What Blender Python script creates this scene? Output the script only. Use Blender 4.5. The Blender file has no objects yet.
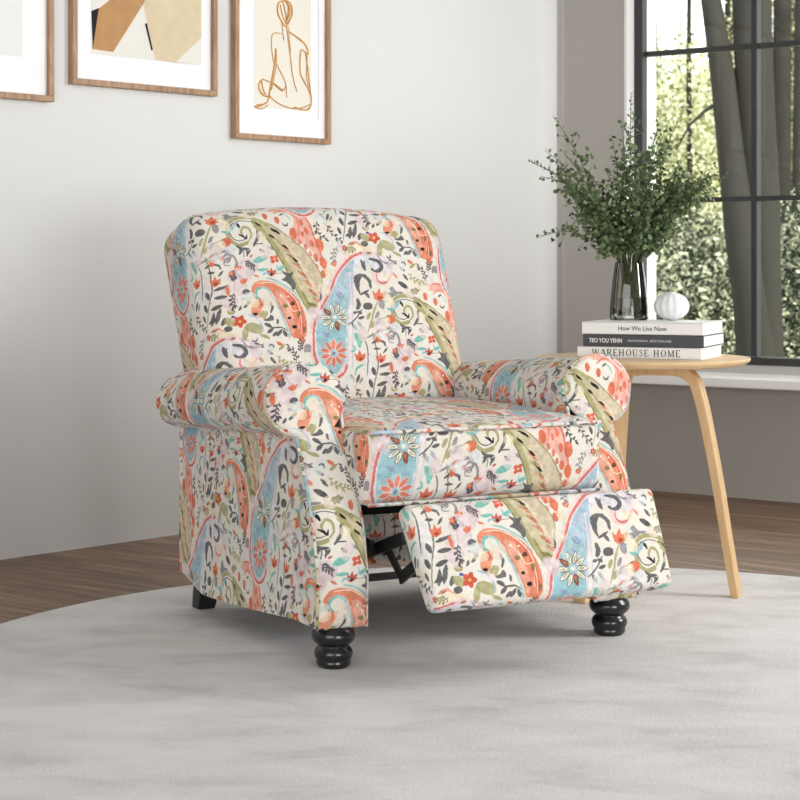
import bpy, math, random
import numpy as np
from mathutils import Vector, Matrix
random.seed(7); rng = np.random.default_rng(7)
SC = bpy.context.scene; COL = SC.collection

# ------------------------------------------------------------------ camera
F, CX, HY, HC = 1831.0, 400.0, 262.0, 0.85
cam = bpy.data.cameras.new('camera'); cam.sensor_width = 36; cam.lens = F / 800 * 36
cam.shift_y = (HY - 400) / 800; cam.dof.use_dof = True; cam.dof.focus_distance = 4.4; cam.dof.aperture_fstop = 9.5; cam.clip_start = .05; cam.clip_end = 200
camo = bpy.data.objects.new('camera', cam); COL.objects.link(camo)
camo.location = (0, 0, HC); camo.rotation_euler = (math.pi / 2, 0, 0); SC.camera = camo
# ------------------------------------------------------------------ world, lights, exposure
SC.view_settings.view_transform = 'Standard'; SC.view_settings.look = 'None'
SC.view_settings.exposure = 0.0; SC.view_settings.gamma = 1; SC.view_settings.use_curve_mapping = False
W = bpy.data.worlds.new('world'); SC.world = W; W.use_nodes = True
W.node_tree.nodes['Background'].inputs[0].default_value = (.97, .985, 1, 1)
W.node_tree.nodes['Background'].inputs[1].default_value = 3.2

def area(name, loc, target, sx, sy, power, color=(1, 1, 1)):
    l = bpy.data.lights.new(name, 'AREA'); l.shape = 'RECTANGLE'; l.size = sx; l.size_y = sy
    l.energy = power; l.color = color
    o = bpy.data.objects.new(name, l); COL.objects.link(o); o.location = loc
    o.rotation_euler = (Vector(target) - Vector(loc)).to_track_quat('-Z', 'Y').to_euler()
    return o
area('side_window_light', (4.15, 4.0, 2.0), (-.6, 4.6, .4), 1.5, 1.6, 148, (.97, .99, 1))
area('low_fill_light', (2.5, -.9, .75), (.3, 6.6, .55), 2.2, 1.2, 104, (.965, .99, 1))  # added low fill to brighten the lower walls, no window there
area('front_fill_light', (-1.8, -1.3, 1.2), (-.1, 5.2, .3), 3.6, 2.0, 108, (.965, .99, 1))  # added front fill from behind the camera, not a real window
area('overhead_fill_light', (.6, 3.4, 2.94), (.6, 3.4, 0), 3.0, 3.0, 9, (.975, .995, 1))  # added soft overhead fill, no actual lamp on the ceiling
sun = bpy.data.lights.new('sun', 'SUN'); sun.energy = 11; sun.angle = .02; sun.color = (1, .96, .85)
suno = bpy.data.objects.new('sun', sun); COL.objects.link(suno)
suno.rotation_euler = Vector((-.80, .95, -.72)).to_track_quat('-Z', 'Y').to_euler()

# ------------------------------------------------------------------ pixel helpers
def ray(x, y): return np.array([(x - CX) / F, 1., -(y - HY) / F])
CP = np.array([0, 0, HC])
def ground(x, y, z=0.):
    r = ray(x, y); return CP + r * ((z - HC) / r[2])
def hit(x, y, p0, n):
    r = ray(x, y); return CP + r * (((p0 - CP) @ n) / (r @ n))
Z = np.array([0, 0, 1.])

# ------------------------------------------------------------------ mesh helpers
def tag(o, label=None, cat=None, group=None, kind=None):
    if label: o['label'] = label
    if cat: o['category'] = cat
    if group: o['group'] = group
    if kind: o['kind'] = kind
    return o
def empty(name, loc, rz=0, **k):
    o = bpy.data.objects.new(name, None); COL.objects.link(o); o.location = loc; o.rotation_euler = (0, 0, rz)
    o.empty_display_size = .05
    return tag(o, **k)
def mesh_obj(name, V, Fc, mat, parent=None, uvs=None, smooth=True, mats=None, midx=None):
    me = bpy.data.meshes.new(name)
    me.from_pydata([tuple(map(float, v)) for v in V], [], [tuple(int(i) for i in f) for f in Fc])
    for m in (mats or [mat]): me.materials.append(m)
    if uvs is not None:
        l = me.uv_layers.new(name='UVMap')
        l.data.foreach_set('uv', np.asarray(uvs, dtype=np.float32).ravel())
    if midx is not None: me.polygons.foreach_set('material_index', midx)
    if smooth: me.polygons.foreach_set('use_smooth', [True] * len(me.polygons))
    me.update()
    o = bpy.data.objects.new(name, me); COL.objects.link(o)
    if parent: o.parent = parent
    return o
class MB:
    def __init__(s): s.V = []; s.F = []
    def add(s, V, Fc):
        n = len(s.V); s.V += [tuple(v) for v in V]; s.F += [tuple(i + n for i in f) for f in Fc]; return s
    def box(s, c, sz, X=(1, 0, 0), Y=(0, 1, 0), Zv=(0, 0, 1)):
        c = np.array(c, float); X = np.array(X, float) * sz[0] / 2; Y = np.array(Y, float) * sz[1] / 2; Q = np.array(Zv, float) * sz[2] / 2
        V = [c + i * X + j * Y + k * Q for k in (-1, 1) for j in (-1, 1) for i in (-1, 1)]
        return s.add(V, [(0, 2, 3, 1), (4, 5, 7, 6), (0, 1, 5, 4), (2, 6, 7, 3), (0, 4, 6, 2), (1, 3, 7, 5)])
    def tube(s, P, R, n=8, cap=True):
        P = [np.array(p, float) for p in P]
        if not hasattr(R, '__len__'): R = [R] * len(P)
        V = []; up = None
        for i, p in enumerate(P):
            d = P[min(i + 1, len(P) - 1)] - P[max(i - 1, 0)]; d = d / (np.linalg.norm(d) + 1e-12)
            if up is None:
                up = np.cross(d, [0, 0, 1.]) if abs(d[2]) < .9 else np.cross(d, [1., 0, 0])
            up = up - d * (up @ d); up /= np.linalg.norm(up) + 1e-12
            w = np.cross(d, up)
            for k in range(n):
                a = 2 * math.pi * k / n; V.append(p + R[i] * (math.cos(a) * up + math.sin(a) * w))
        Fc = []
        for i in range(len(P) - 1):
            for k in range(n):
                a = i * n + k; b = i * n + (k + 1) % n; Fc.append((a, b, b + n, a + n))
        if cap: Fc.append(tuple(range(n))[::-1]); Fc.append(tuple(range((len(P) - 1) * n, len(P) * n)))
        return s.add(V, Fc)
    def lathe(s, prof, n=32, c=(0, 0, 0), rfun=None):
        V = []; 
        for (r, z) in prof:
            for k in range(n):
                a = 2 * math.pi * k / n; rr = r * (rfun(a, z) if rfun else 1)
                V.append((c[0] + rr * math.cos(a), c[1] + rr * math.sin(a), c[2] + z))
        Fc = []
        for i in range(len(prof) - 1):
            for k in range(n):
                a = i * n + k; b = i * n + (k + 1) % n; Fc.append((a, b, b + n, a + n))
        if prof[0][0] > 1e-6: Fc.append(tuple(range(n))[::-1])
        if prof[-1][0] > 1e-6: Fc.append(tuple(range((len(prof) - 1) * n, len(prof) * n)))
        return s.add(V, Fc)
    def build(s, name, mat, parent=None, smooth=False, bevel=0, seg=2):
        o = mesh_obj(name, s.V, s.F, mat, parent, smooth=smooth)
        if bevel:
            m = o.modifiers.new('bevel', 'BEVEL'); m.width = bevel; m.segments = seg; m.limit_method = 'ANGLE'; m.angle_limit = .7
            o.data.polygons.foreach_set('use_smooth', [True] * len(o.data.polygons))
            w = o.modifiers.new('wn', 'WEIGHTED_NORMAL'); w.keep_sharp = True
        return o

# ------------------------------------------------------------------ materials
def lin(c): return tuple(((v / 255) / 12.92 if v / 255 <= .04045 else ((v / 255 + .055) / 1.055) ** 2.4) for v in c) + (1,)
def newmat(name):
    m = bpy.data.materials.new(name); m.use_nodes = True
    return m, m.node_tree, m.node_tree.nodes['Principled BSDF']
def plain(name, rgb, rough=.6, metal=0, spec=.5, var=.0, scale=30, bump=0, coat=0):
    m, nt, b = newmat(name); b.inputs['Roughness'].default_value = rough; b.inputs['Metallic'].default_value = metal
    b.inputs['Specular IOR Level'].default_value = spec; b.inputs['Coat Weight'].default_value = coat
    c = lin(rgb); b.inputs['Base Color'].default_value = c
    if var or bump:
        t = nt.nodes.new('ShaderNodeTexCoord'); n = nt.nodes.new('ShaderNodeTexNoise'); n.inputs['Scale'].default_value = scale; n.inputs['Detail'].default_value = 4
        nt.links.new(t.outputs['Object'], n.inputs['Vector'])
        if var:
            r = nt.nodes.new('ShaderNodeValToRGB'); nt.links.new(n.outputs['Fac'], r.inputs[0])
            r.color_ramp.elements[0].position = .3; r.color_ramp.elements[1].position = .7
            r.color_ramp.elements[0].color = tuple(v * (1 - var) for v in c[:3]) + (1,); r.color_ramp.elements[1].color = tuple(min(1, v * (1 + var)) for v in c[:3]) + (1,)
            nt.links.new(r.outputs[0], b.inputs['Base Color'])
        if bump:
            bp = nt.nodes.new('ShaderNodeBump'); bp.inputs['Strength'].default_value = bump; bp.inputs['Distance'].default_value = .002
            nt.links.new(n.outputs['Fac'], bp.inputs['Height']); nt.links.new(bp.outputs[0], b.inputs['Normal'])
    return m
def wood(name, c1, c2, scale=(40, 40, 3), rough=.45, dist=1.5):
    m, nt, b = newmat(name); b.inputs['Roughness'].default_value = rough
    t = nt.nodes.new('ShaderNodeTexCoord'); mp = nt.nodes.new('ShaderNodeMapping'); mp.inputs['Scale'].default_value = scale
    n = nt.nodes.new('ShaderNodeTexNoise'); n.inputs['Scale'].default_value = 1; n.inputs['Detail'].default_value = 5; n.inputs['Distortion'].default_value = dist
    r = nt.nodes.new('ShaderNodeValToRGB'); r.color_ramp.elements[0].color = lin(c1); r.color_ramp.elements[1].color = lin(c2)
    r.color_ramp.elements[0].position = .3; r.color_ramp.elements[1].position = .7
    nt.links.new(t.outputs['Object'], mp.inputs[0]); nt.links.new(mp.outputs[0], n.inputs['Vector']); nt.links.new(n.outputs['Fac'], r.inputs[0]); nt.links.new(r.outputs[0], b.inputs['Base Color'])
    return m
M = {}
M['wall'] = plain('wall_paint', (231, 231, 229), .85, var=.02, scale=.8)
M['wall_shade'] = plain('shaded_wall_paint', (176, 171, 164), .85, var=.02, scale=1.2)  # shade on the window wall put into a darker taupe base colour
M['white_paint'] = plain('white_reveal_paint', (244, 242, 238), .6)
M['ceiling'] = plain('ceiling_paint', (176, 176, 174), .9)
M['frame_metal'] = plain('dark_window_metal', (50, 50, 49), .45)
M['black'] = plain('black_lacquer', (14, 15, 16), .28, coat=.3)
M['black_wood'] = plain('black_stained_wood', (26, 27, 28), .45)
M['steel'] = plain('black_steel', (16, 16, 17), .4)
M['lining'] = plain('black_lining', (20, 20, 20), .95)
M['page'] = plain('page_edges', (238, 237, 233), .8, var=.03, scale=300)
M['book_white'] = plain('white_book_cover', (238, 237, 236), .45)
M['book_dark'] = plain('charcoal_book_cover', (66, 66, 70), .5)
M['ink_dark'] = plain('dark_ink', (25, 25, 27), .6)
M['ink_grey'] = plain('grey_ink', (60, 60, 64), .6)
M['ink_white'] = plain('white_ink', (225, 225, 225), .6)
M['ceramic'] = plain('white_ceramic', (228, 228, 228), .55, bump=.1, scale=60)
M['oak'] = wood('light_oak', (206, 172, 128), (228, 198, 156), (6, 30, 30), .5)
M['oak_leg'] = wood('light_oak_leg', (196, 160, 114), (216, 182, 136), (30, 30, 4), .5)
M['walnut'] = wood('walnut_frame', (138, 98, 68), (190, 152, 116), (60, 60, 6), .45)
M['mat'] = plain('white_mat_board', (250, 251, 253), .8)
M['paper'] = plain('off_white_paper', (236, 232, 224), .85)
M['gold'] = plain('ochre_ink', (214, 152, 52), .6, var=.2, scale=40)
M['tan'] = plain('tan_print', (190, 145, 98), .85, var=.1, scale=25)
M['sand'] = plain('sand_print', (222, 204, 172), .85, var=.05, scale=25)
M['blackp'] = plain('black_print', (14, 14, 16), .8)

def glass_pane(name, tint, refl=.06):
    m, nt, b = newmat(name); nt.nodes.remove(b); out = nt.nodes['Material Output']
    tr = nt.nodes.new('ShaderNodeBsdfTransparent'); tr.inputs[0].default_value = tint
    gl = nt.nodes.new('ShaderNodeBsdfGlossy'); gl.inputs['Roughness'].default_value = 0
    fr = nt.nodes.new('ShaderNodeFresnel'); fr.inputs[0].default_value = 1.45 if refl > .05 else 1.25
    mx = nt.nodes.new('ShaderNodeMixShader'); nt.links.new(fr.outputs[0], mx.inputs[0]); nt.links.new(tr.outputs[0], mx.inputs[1]); nt.links.new(gl.outputs[0], mx.inputs[2]); nt.links.new(mx.outputs[0], out.inputs[0])
    return m
M['pane'] = glass_pane('window_glass', (.96, .97, .96, 1), .04)
def real_glass(name, col, ior=1.45, rough=.0):
    m, nt, b = newmat(name); b.inputs['Base Color'].default_value = col; b.inputs['Transmission Weight'].default_value = 1
    b.inputs['IOR'].default_value = ior; b.inputs['Roughness'].default_value = rough
    return m
M['smoke_glass'] = glass_pane('smoked_glass', (.88, .90, .85, 1))
M['water'] = glass_pane('water', (.82, .84, .78, 1))

# ------------------------------------------------------------------ floor material and rug material
def floor_mat(ax):
    m, nt, b = newmat('brown_plank_floor'); N = nt.nodes.new; L = nt.links.new
    t = N('ShaderNodeTexCoord'); mp = N('ShaderNodeMapping'); mp.inputs['Rotation'].default_value = (0, 0, -ax)
    L(t.outputs['Object'], mp.inputs[0])
    br = N('ShaderNodeTexBrick'); br.inputs['Scale'].default_value = 1; br.inputs['Brick Width'].default_value = 1.25; br.inputs['Row Height'].default_value = .13
    br.inputs['Mortar Size'].default_value = .0012; br.inputs['Color1'].default_value = (.25, .25, .25, 1); br.inputs['Color2'].default_value = (.85, .85, .85, 1); br.inputs['Mortar'].default_value = (0, 0, 0, 1)
    br.inputs['Bias'].default_value = 0
    L(mp.outputs[0], br.inputs['Vector'])
    m2 = N('ShaderNodeMapping'); m2.inputs['Scale'].default_value = (1.6, 26, 1); L(mp.outputs[0], m2.inputs[0])
    n = N('ShaderNodeTexNoise'); n.inputs['Scale'].default_value = 1.3; n.inputs['Detail'].default_value = 8; n.inputs['Roughness'].default_value = .65; n.inputs['Distortion'].default_value = .6
    L(m2.outputs[0], n.inputs['Vector'])
    r = N('ShaderNodeValToRGB'); L(n.outputs['Fac'], r.inputs[0])
    e = r.color_ramp.elements; e[0].position = .3; e[0].color = lin((80, 60, 44)); e[1].position = .70; e[1].color = lin((184, 148, 116))
    x = e.new(.5); x.color = lin((130, 98, 76))
    mx = N('ShaderNodeMix'); mx.data_type = 'RGBA'; mx.blend_type = 'MULTIPLY'; mx.inputs['Factor'].default_value = .45
    L(r.outputs[0], mx.inputs['A']); L(br.outputs['Color'], mx.inputs['B'])
    L(mx.outputs['Result'], b.inputs['Base Color']); b.inputs['Roughness'].default_value = .42
    return m
def rug_mat():
    m, nt, b = newmat('pale_grey_rug'); N = nt.nodes.new; L = nt.links.new
    t = N('ShaderNodeTexCoord'); mp = N('ShaderNodeMapping'); mp.inputs['Scale'].default_value = (1.6, 3.2, 1); mp.inputs['Rotation'].default_value = (0, 0, .12)
    L(t.outputs['Object'], mp.inputs[0])
    n = N('ShaderNodeTexNoise'); n.inputs['Scale'].default_value = 2.2; n.inputs['Detail'].default_value = 9; n.inputs['Roughness'].default_value = .62; n.inputs['Distortion'].default_value = .5
    L(mp.outputs[0], n.inputs['Vector'])
    r = N('ShaderNodeValToRGB'); L(n.outputs['Fac'], r.inputs[0]); e = r.color_ramp.elements
    e[0].position = .33; e[0].color = lin((199, 195, 193)); e[1].position = .60; e[1].color = lin((222, 219, 218)); x = e.new(.46); x.color = lin((213, 210, 208))
    b.inputs['Roughness'].default_value = .95; b.inputs['Specular IOR Level'].default_value = .1
    L(r.outputs[0], b.inputs['Base Color'])
    n2 = N('ShaderNodeTexNoise'); n2.inputs['Scale'].default_value = 160; n2.inputs['Detail'].default_value = 3; L(t.outputs['Object'], n2.inputs['Vector'])
    ad = N('ShaderNodeMath'); ad.operation = 'ADD'; L(n.outputs['Fac'], ad.inputs[0]); L(n2.outputs['Fac'], ad.inputs[1])
    bp = N('ShaderNodeBump'); bp.inputs['Strength'].default_value = .35; bp.inputs['Distance'].default_value = .006; L(ad.outputs[0], bp.inputs['Height']); L(bp.outputs[0], b.inputs['Normal'])
    return m

# ------------------------------------------------------------------ upholstery print (drawn by code into a repeating swatch)
TW, TH = .83, .425
PX = 1328; PY = 680; SCL = PX / TW
can = np.ones((PY, PX, 3)) * np.array([235, 232, 224])
def smooth_noise(res, seed):
    r = np.random.default_rng(seed); g = r.random((res[0], res[1]))
    g = np.vstack([g, g[:1]]); g = np.hstack([g, g[:, :1]])
    yy = np.linspace(0, res[0], PY, endpoint=False); xx = np.linspace(0, res[1], PX, endpoint=False)
    y0 = yy.astype(int); x0 = xx.astype(int); fy = (yy - y0)[:, None]; fx = (xx - x0)[None]
    fy = fy * fy * (3 - 2 * fy); fx = fx * fx * (3 - 2 * fx)
    return (g[y0][:, x0] * (1 - fy) * (1 - fx) + g[y0 + 1][:, x0] * fy * (1 - fx) + g[y0][:, x0 + 1] * (1 - fy) * fx + g[y0 + 1][:, x0 + 1] * fy * fx)
WC = .5 * smooth_noise((40, 74), 1) + .3 * smooth_noise((90, 160), 2) + .2 * smooth_noise((200, 370), 3)
WCs = smooth_noise((10, 18), 5)
can += ((WCs - .5) * 12)[..., None] * np.array([.3, .6, 1.])
def paint(mask_fn, lo, hi, col, a):
    for ox, oy in ((0, 0), (TW / 2, TH / 2)):
        x0 = int((lo[0] + ox) * SCL) - 3; x1 = int((hi[0] + ox) * SCL) + 4; y0 = int((lo[1] + oy) * SCL) - 3; y1 = int((hi[1] + oy) * SCL) + 4
        xs = np.arange(x0, x1); ys = np.arange(y0, y1)
        gx, gy = np.meshgrid((xs + .5) / SCL - ox, (ys + .5) / SCL - oy)
        m = mask_fn(gx, gy); ix = np.ix_(ys % PY, xs % PX)
        w = WC[ix]; m = (m * a * np.clip(.72 + .75 * w, 0, 1))[..., None]
        c = np.array(col, float) + ((w - .5) * 46)[..., None]
        can[ix] = can[ix] * (1 - m) + c * m
def seg_d(gx, gy, P, R):
    d = np.full(gx.shape, 9.)
    for i in range(len(P) - 1):
        ax, ay = P[i]; bx, by = P[i + 1]; dx, dy = bx - ax, by - ay; L2 = dx * dx + dy * dy + 1e-12
        t = np.clip(((gx - ax) * dx + (gy - ay) * dy) / L2, 0, 1)
        d = np.minimum(d, np.hypot(gx - ax - t * dx, gy - ay - t * dy) - (R[i] + t * (R[i + 1] - R[i])))
    return d
def spl(P, k=6, closed=False):
    P = np.array(P, float); n = len(P)
    if n < 3: return P
    out = []
    rngi = range(n) if closed else range(n - 1)
    for i in rngi:
        p0 = P[(i - 1) % n] if closed or i > 0 else P[0]; p1 = P[i]; p2 = P[(i + 1) % n]; p3 = P[(i + 2) % n] if closed or i + 2 < n else P[-1]
        for j in range(k):
            t = j / k; out.append(.5 * ((2 * p1) + (-p0 + p2) * t + (2 * p0 - 5 * p1 + 4 * p2 - p3) * t * t + (-p0 + 3 * p1 - 3 * p2 + p3) * t ** 3))
    if not closed: out.append(P[-1])
    return np.array(out)
FR = {'A': ((.0003997, -.0001015, -.3383042), (-.0000308, -.000365, .2109695)),
      'B': ((.0004617, -.0001324, -.0344367), (-.0000355, -.0004046, .1928931)),
      'K': ((.000422, -.00007, -.0733875), (-.0000089, -.0003974, .090302)),
      'J': ((.00037, 0, -.2945), (0, -.00047, .3002))}
def T(fr, pts):
    a, b = FR[fr]; pts = np.array(pts, float).reshape(-1, 2)
    return np.stack([a[0] * pts[:, 0] + a[1] * pts[:, 1] + a[2], b[0] * pts[:, 0] + b[1] * pts[:, 1] + b[2]], 1)
def stroke(fr, pts, w, col, a=.95, taper=True, k=6):
    P = spl(T(fr, pts), k); s = abs(FR[fr][0][0]); n = len(P); t = np.linspace(0, 1, n)
    R = w * s / 2 * ((.35 + .65 * np.sin(np.pi * np.clip(t, .02, .98)) ** .6) if taper else np.ones(n))
    m = R.max(); paint(lambda x, y: np.clip(.5 - seg_d(x, y, P, R) * SCL, 0, 1), P.min(0) - m, P.max(0) + m, col, a)
def poly(fr, pts, col, a=.95, curve=True):
    P = spl(T(fr, pts), 5, True) if curve else T(fr, pts)
    def fn(x, y):
        ins = np.zeros(x.shape, bool); n = len(P)
        for i in range(n):
            x0, y0 = P[i]; x1, y1 = P[(i + 1) % n]
            c = (y0 > y) != (y1 > y)
            ins ^= c & (x < (x1 - x0) * (y - y0) / (y1 - y0 + 1e-12) + x0)
        return ins.astype(float)
    paint(fn, P.min(0), P.max(0), col, a)
def blob(fr, x, y, rx, ry=None, col=(0, 0, 0), a=.95, ang=0):
    ry = ry or rx; q = np.linspace(0, 2 * np.pi, 14, endpoint=False); c, s = math.cos(ang), math.sin(ang)
    poly(fr, [(x + rx * math.cos(t) * c - ry * math.sin(t) * s, y + rx * math.cos(t) * s + ry * math.sin(t) * c) for t in q], col, a)
def leaf(fr, p, q, w, col, a=.95, bend=0):
    p = np.array(p, float); q = np.array(q, float); d = q - p; n = np.array([-d[1], d[0]]) / (np.linalg.norm(d) + 1e-9)
    poly(fr, [p, p + .3 * d + n * (w * .42 + bend), p + .7 * d + n * (w * .4 + bend), q, p + .65 * d - n * (w * .42 - bend), p + .25 * d - n * (w * .4 - bend)], col, a)
def petals(fr, x, y, n, r0, r1, w, col, a=.95, out=None, a0=0, alt=None):
    for i in range(n):
        t = a0 + 2 * math.pi * i / n; c, s = math.cos(t), math.sin(t)
        if out: leaf(fr, (x + (r0 - 3) * c, y + (r0 - 3) * s), (x + (r1 + 3) * c, y + (r1 + 3) * s), w + 9, out, a)
        leaf(fr, (x + r0 * c, y + r0 * s), (x + r1 * c, y + r1 * s), w, alt if alt and i % 4 == 2 else col, a)
def crown(fr, x, y, r, col, dark=None):
    poly(fr, [(x - r, y - .5 * r), (x - .45 * r, y - .1 * r), (x - .1 * r, y - r), (x + .3 * r, y - .2 * r), (x + r, y - .6 * r), (x + .8 * r, y + .5 * r), (x, y + r), (x - .7 * r, y + .6 * r)], col, .95, False)
    if dark: blob(fr, x + .1 * r, y + .45 * r, r * .32, r * .25, dark)
GR = (112, 112, 116); GL = (148, 147, 152); OR = (232, 118, 84); CO = (228, 134, 116); RD = (206, 92, 80); TE = (118, 196, 184); BL = (150, 196, 222); OL = (176, 172, 120); OD = (136, 132, 72); PK = (226, 208, 214); BK = (38, 36, 40); CR = (246, 240, 222); LB = (146, 202, 218)
GR = (98, 98, 102)
# washes
for x, y, rx, ry in ((370, 190, 68, 64), (320, 262, 80, 44), (270, 430, 58, 46), (330, 330, 46, 60), (250, 360, 30, 50)): blob('A', x, y, rx, ry, PK, .85)
blob('K', 470, 560, 60, 110, (232, 232, 240), .6); blob('B', 470, 140, 60, 90, (226, 222, 234), .6); blob('K', 250, 720, 70, 60, (244, 232, 214), .8)
blob('A', 250, 690, 120, 60, (246, 226, 190), .7); blob('B', 560, 520, 60, 50, (222, 218, 226), .6)
# pink paisley, upper right of the feather
P_ = [(470, 30), (520, 0), (620, 5), (700, 50), (745, 120), (765, 210), (790, 330), (800, 420), (770, 380), (720, 280), (650, 235), (600, 225), (575, 190), (620, 150), (640, 90), (590, 50), (520, 45)]
poly('J', P_, (240, 176, 160), .9); stroke('J', P_[:8], 14, (232, 120, 110)); stroke('J', [(510, 60), (560, 35), (620, 50), (660, 90), (665, 150), (640, 210)], 16, (236, 140, 122))
for x, y, r in ((690, 120, 14), (715, 170, 16), (680, 190, 12), (735, 240, 16), (660, 60, 9), (720, 90, 9)): blob('J', x, y, r, r * 1.3, (238, 120, 96))
stroke('J', [(560, 60), (600, 80), (615, 110)], 10, TE, .8); leaf('J', (545, 75), (580, 60), 12, GR)
for x, y, r in ((435, 75, 18), (515, 105, 18), (610, 185, 26), (645, 232, 14), (680, 262, 14), (705, 300, 13), (740, 322, 18), (770, 412, 18), (790, 250, 30), (788, 350, 26), (735, 370, 12)): blob('J', x, y, r, r * 1.25, OR if r > 15 else CO)
# feather with spiral head
fe = [(360, 95), (430, 115), (500, 150), (570, 205), (640, 255), (690, 310), (735, 380), (755, 440), (735, 500), (705, 570), (690, 620), (675, 665), (640, 640), (605, 590), (570, 530), (545, 470), (515, 390), (480, 310), (440, 240), (390, 180), (340, 135)]
poly('J', fe, (206, 196, 160), .95)
poly('J', [(500, 165), (580, 225), (660, 290), (720, 380), (735, 440), (700, 520), (660, 470), (610, 370), (550, 270)], (216, 200, 176), .8)
poly('J', [(590, 500), (625, 560), (665, 570), (695, 600), (680, 655), (640, 640), (600, 570)], (140, 136, 74), .92)
stroke('J', [(340, 110), (420, 200), (480, 300), (525, 400), (560, 490), (610, 590), (665, 655)], 34, OL, .95, False)
stroke('J', [(330, 130), (400, 200), (455, 290), (500, 385), (540, 480), (590, 580)], 9, OD)
stroke('J', [(430, 180), (520, 260), (590, 360), (640, 450), (680, 550)], 8, OD, .9); stroke('J', [(360, 95), (460, 130), (560, 195), (660, 275), (730, 370), (755, 440), (720, 530)], 9, (160, 150, 110))
for i in range(7):
    x, y = 500 + i * 27, 250 + i * 48; c = RD if i > 2 else OD
    stroke('J', [(x, y), (x + 45, y + 30), (x + 85, y + 75)], 11, c if i % 2 else (230, 120, 104))
    stroke('J', [(x + 10, y - 14), (x + 55, y + 12), (x + 100, y + 60)], 7, (236, 226, 200))
for x, y in ((350, 112), (450, 150), (430, 185), (475, 160), (510, 245), (560, 320)): leaf('J', (x, y), (x + 40, y + 26), 16, BK)
stroke('J', [(740, 470), (725, 520), (708, 590)], 15, GR)
sp = [(430, 130), (350, 90), (250, 75), (175, 95), (140, 150), (150, 205), (200, 235), (260, 225), (300, 190), (300, 150), (265, 135), (235, 160), (245, 190)]
stroke('J', sp[:8], 26, OL, .95, False); stroke('J', sp[7:], 18, OL)
stroke('J', [(340, 110), (250, 96), (185, 112), (155, 150), (170, 195), (215, 212), (265, 200)], 7, BK, .8); stroke('J', [(215, 175), (240, 185), (262, 200), (270, 180)], 14, BK)
leaf('J', (215, 105), (235, 140), 20, BK); stroke('J', [(350, 160), (345, 200), (300, 245)], 22, GR); stroke('J', [(320, 235), (370, 235)], 16, GR)
stroke('J', [(190, 265), (245, 262), (240, 300)], 14, GR); stroke('J', [(225, 268), (215, 305)], 12, GR); leaf('J', (335, 265), (375, 285), 22, GR); leaf('J', (400, 250), (450, 275), 18, GL)
leaf('J', (110, 65), (200, 70), 22, GL); blob('J', 62, 125, 24, 28, GL); stroke('J', [(80, 110), (130, 108)], 8, GL)
# blue paisley
body = np.vstack([T('B', [(75, 605), (100, 540), (112, 470), (132, 400), (160, 330), (178, 260), (195, 200), (232, 130), (272, 82), (330, 50), (415, 45), (482, 72), (512, 125), (505, 190), (430, 180), (400, 130), (300, 150), (305, 300), (300, 430), (300, 560)]), T('K', [(310, 480), (300, 540), (280, 590), (240, 622), (200, 622), (150, 590), (110, 540), (85, 480), (78, 400), (80, 300)])])
FR['I'] = ((1, 0, 0), (0, 1, 0))
poly('I', body, (222, 222, 234), .95, False)
bl2 = np.vstack([T('B', [(120, 470), (142, 400), (170, 330), (190, 260), (212, 195), (250, 130), (290, 90), (292, 200), (290, 320), (285, 450)]), T('K', [(292, 300), (292, 420), (280, 540), (235, 600), (190, 600), (140, 560), (105, 480), (95, 380), (98, 280)])])
poly('I', bl2, (162, 200, 212), .95, False)
poly('K', [(105, 270), (200, 260), (290, 300), (290, 380), (200, 380), (100, 400)], (146, 196, 210), .8)
poly('B', [(190, 280), (215, 200), (280, 130), (285, 330), (200, 330)], (172, 208, 226), .8)
for x, y in ((255, 135), (240, 215), (215, 240), (270, 260), (225, 290), (260, 190)): blob('B', x, y, 15, 11, (214, 190, 216), .8, x)
for p, q in (((195, 310), (235, 345)), ((235, 345), (255, 320)), ((215, 300), (240, 325))): leaf('B', p, q, 14, (150, 160, 200))
for p, q in (((150, 330), (180, 365)), ((180, 340), (160, 365)), ((215, 130), (245, 150)), ((130, 330), (160, 350))): leaf('K', p, q, 14, (150, 160, 205))
edge = np.vstack([T('B', [(435, 165), (437, 195), (455, 218), (485, 225), (512, 205), (526, 165), (518, 115), (488, 68), (420, 42), (330, 46), (272, 80), (232, 130), (192, 200), (176, 260), (158, 330), (130, 400), (108, 470), (98, 540)]), T('K', [(78, 400), (84, 480), (110, 545), (150, 595), (200, 628), (245, 622), (285, 590), (300, 545)])])
stroke('I', edge + np.array([-.005, .0]), .014, (240, 214, 214), .9, False); stroke('I', edge[:10], .005, (206, 208, 232)); stroke('I', edge[:6], .005, (236, 120, 110)); stroke('I', edge[9:], .0062, (226, 112, 104), .95, False)
for dx, c in ((305, (200, 205, 230)), (322, (236, 226, 234)), (338, (206, 200, 222))): stroke('K', [(dx, -60), (dx, 150), (dx, 350), (dx, 560)], 8, c, .8, False)
petals('K', 215, 235, 10, 28, 92, 25, CR, out=(92, 96, 84), alt=(176, 76, 62)); blob('K', 215, 235, 13, 13, CR); petals('K', 215, 235, 10, 40, 78, 8, (150, 156, 120))
petals('K', 210, 470, 10, 26, 90, 28, (230, 126, 104), out=(232, 212, 206), a0=.3); blob('K', 210, 470, 12, 12, (130, 130, 140)); stroke('K', [(140, 560), (200, 590), (260, 560)], 10, (150, 200, 210))
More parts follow.
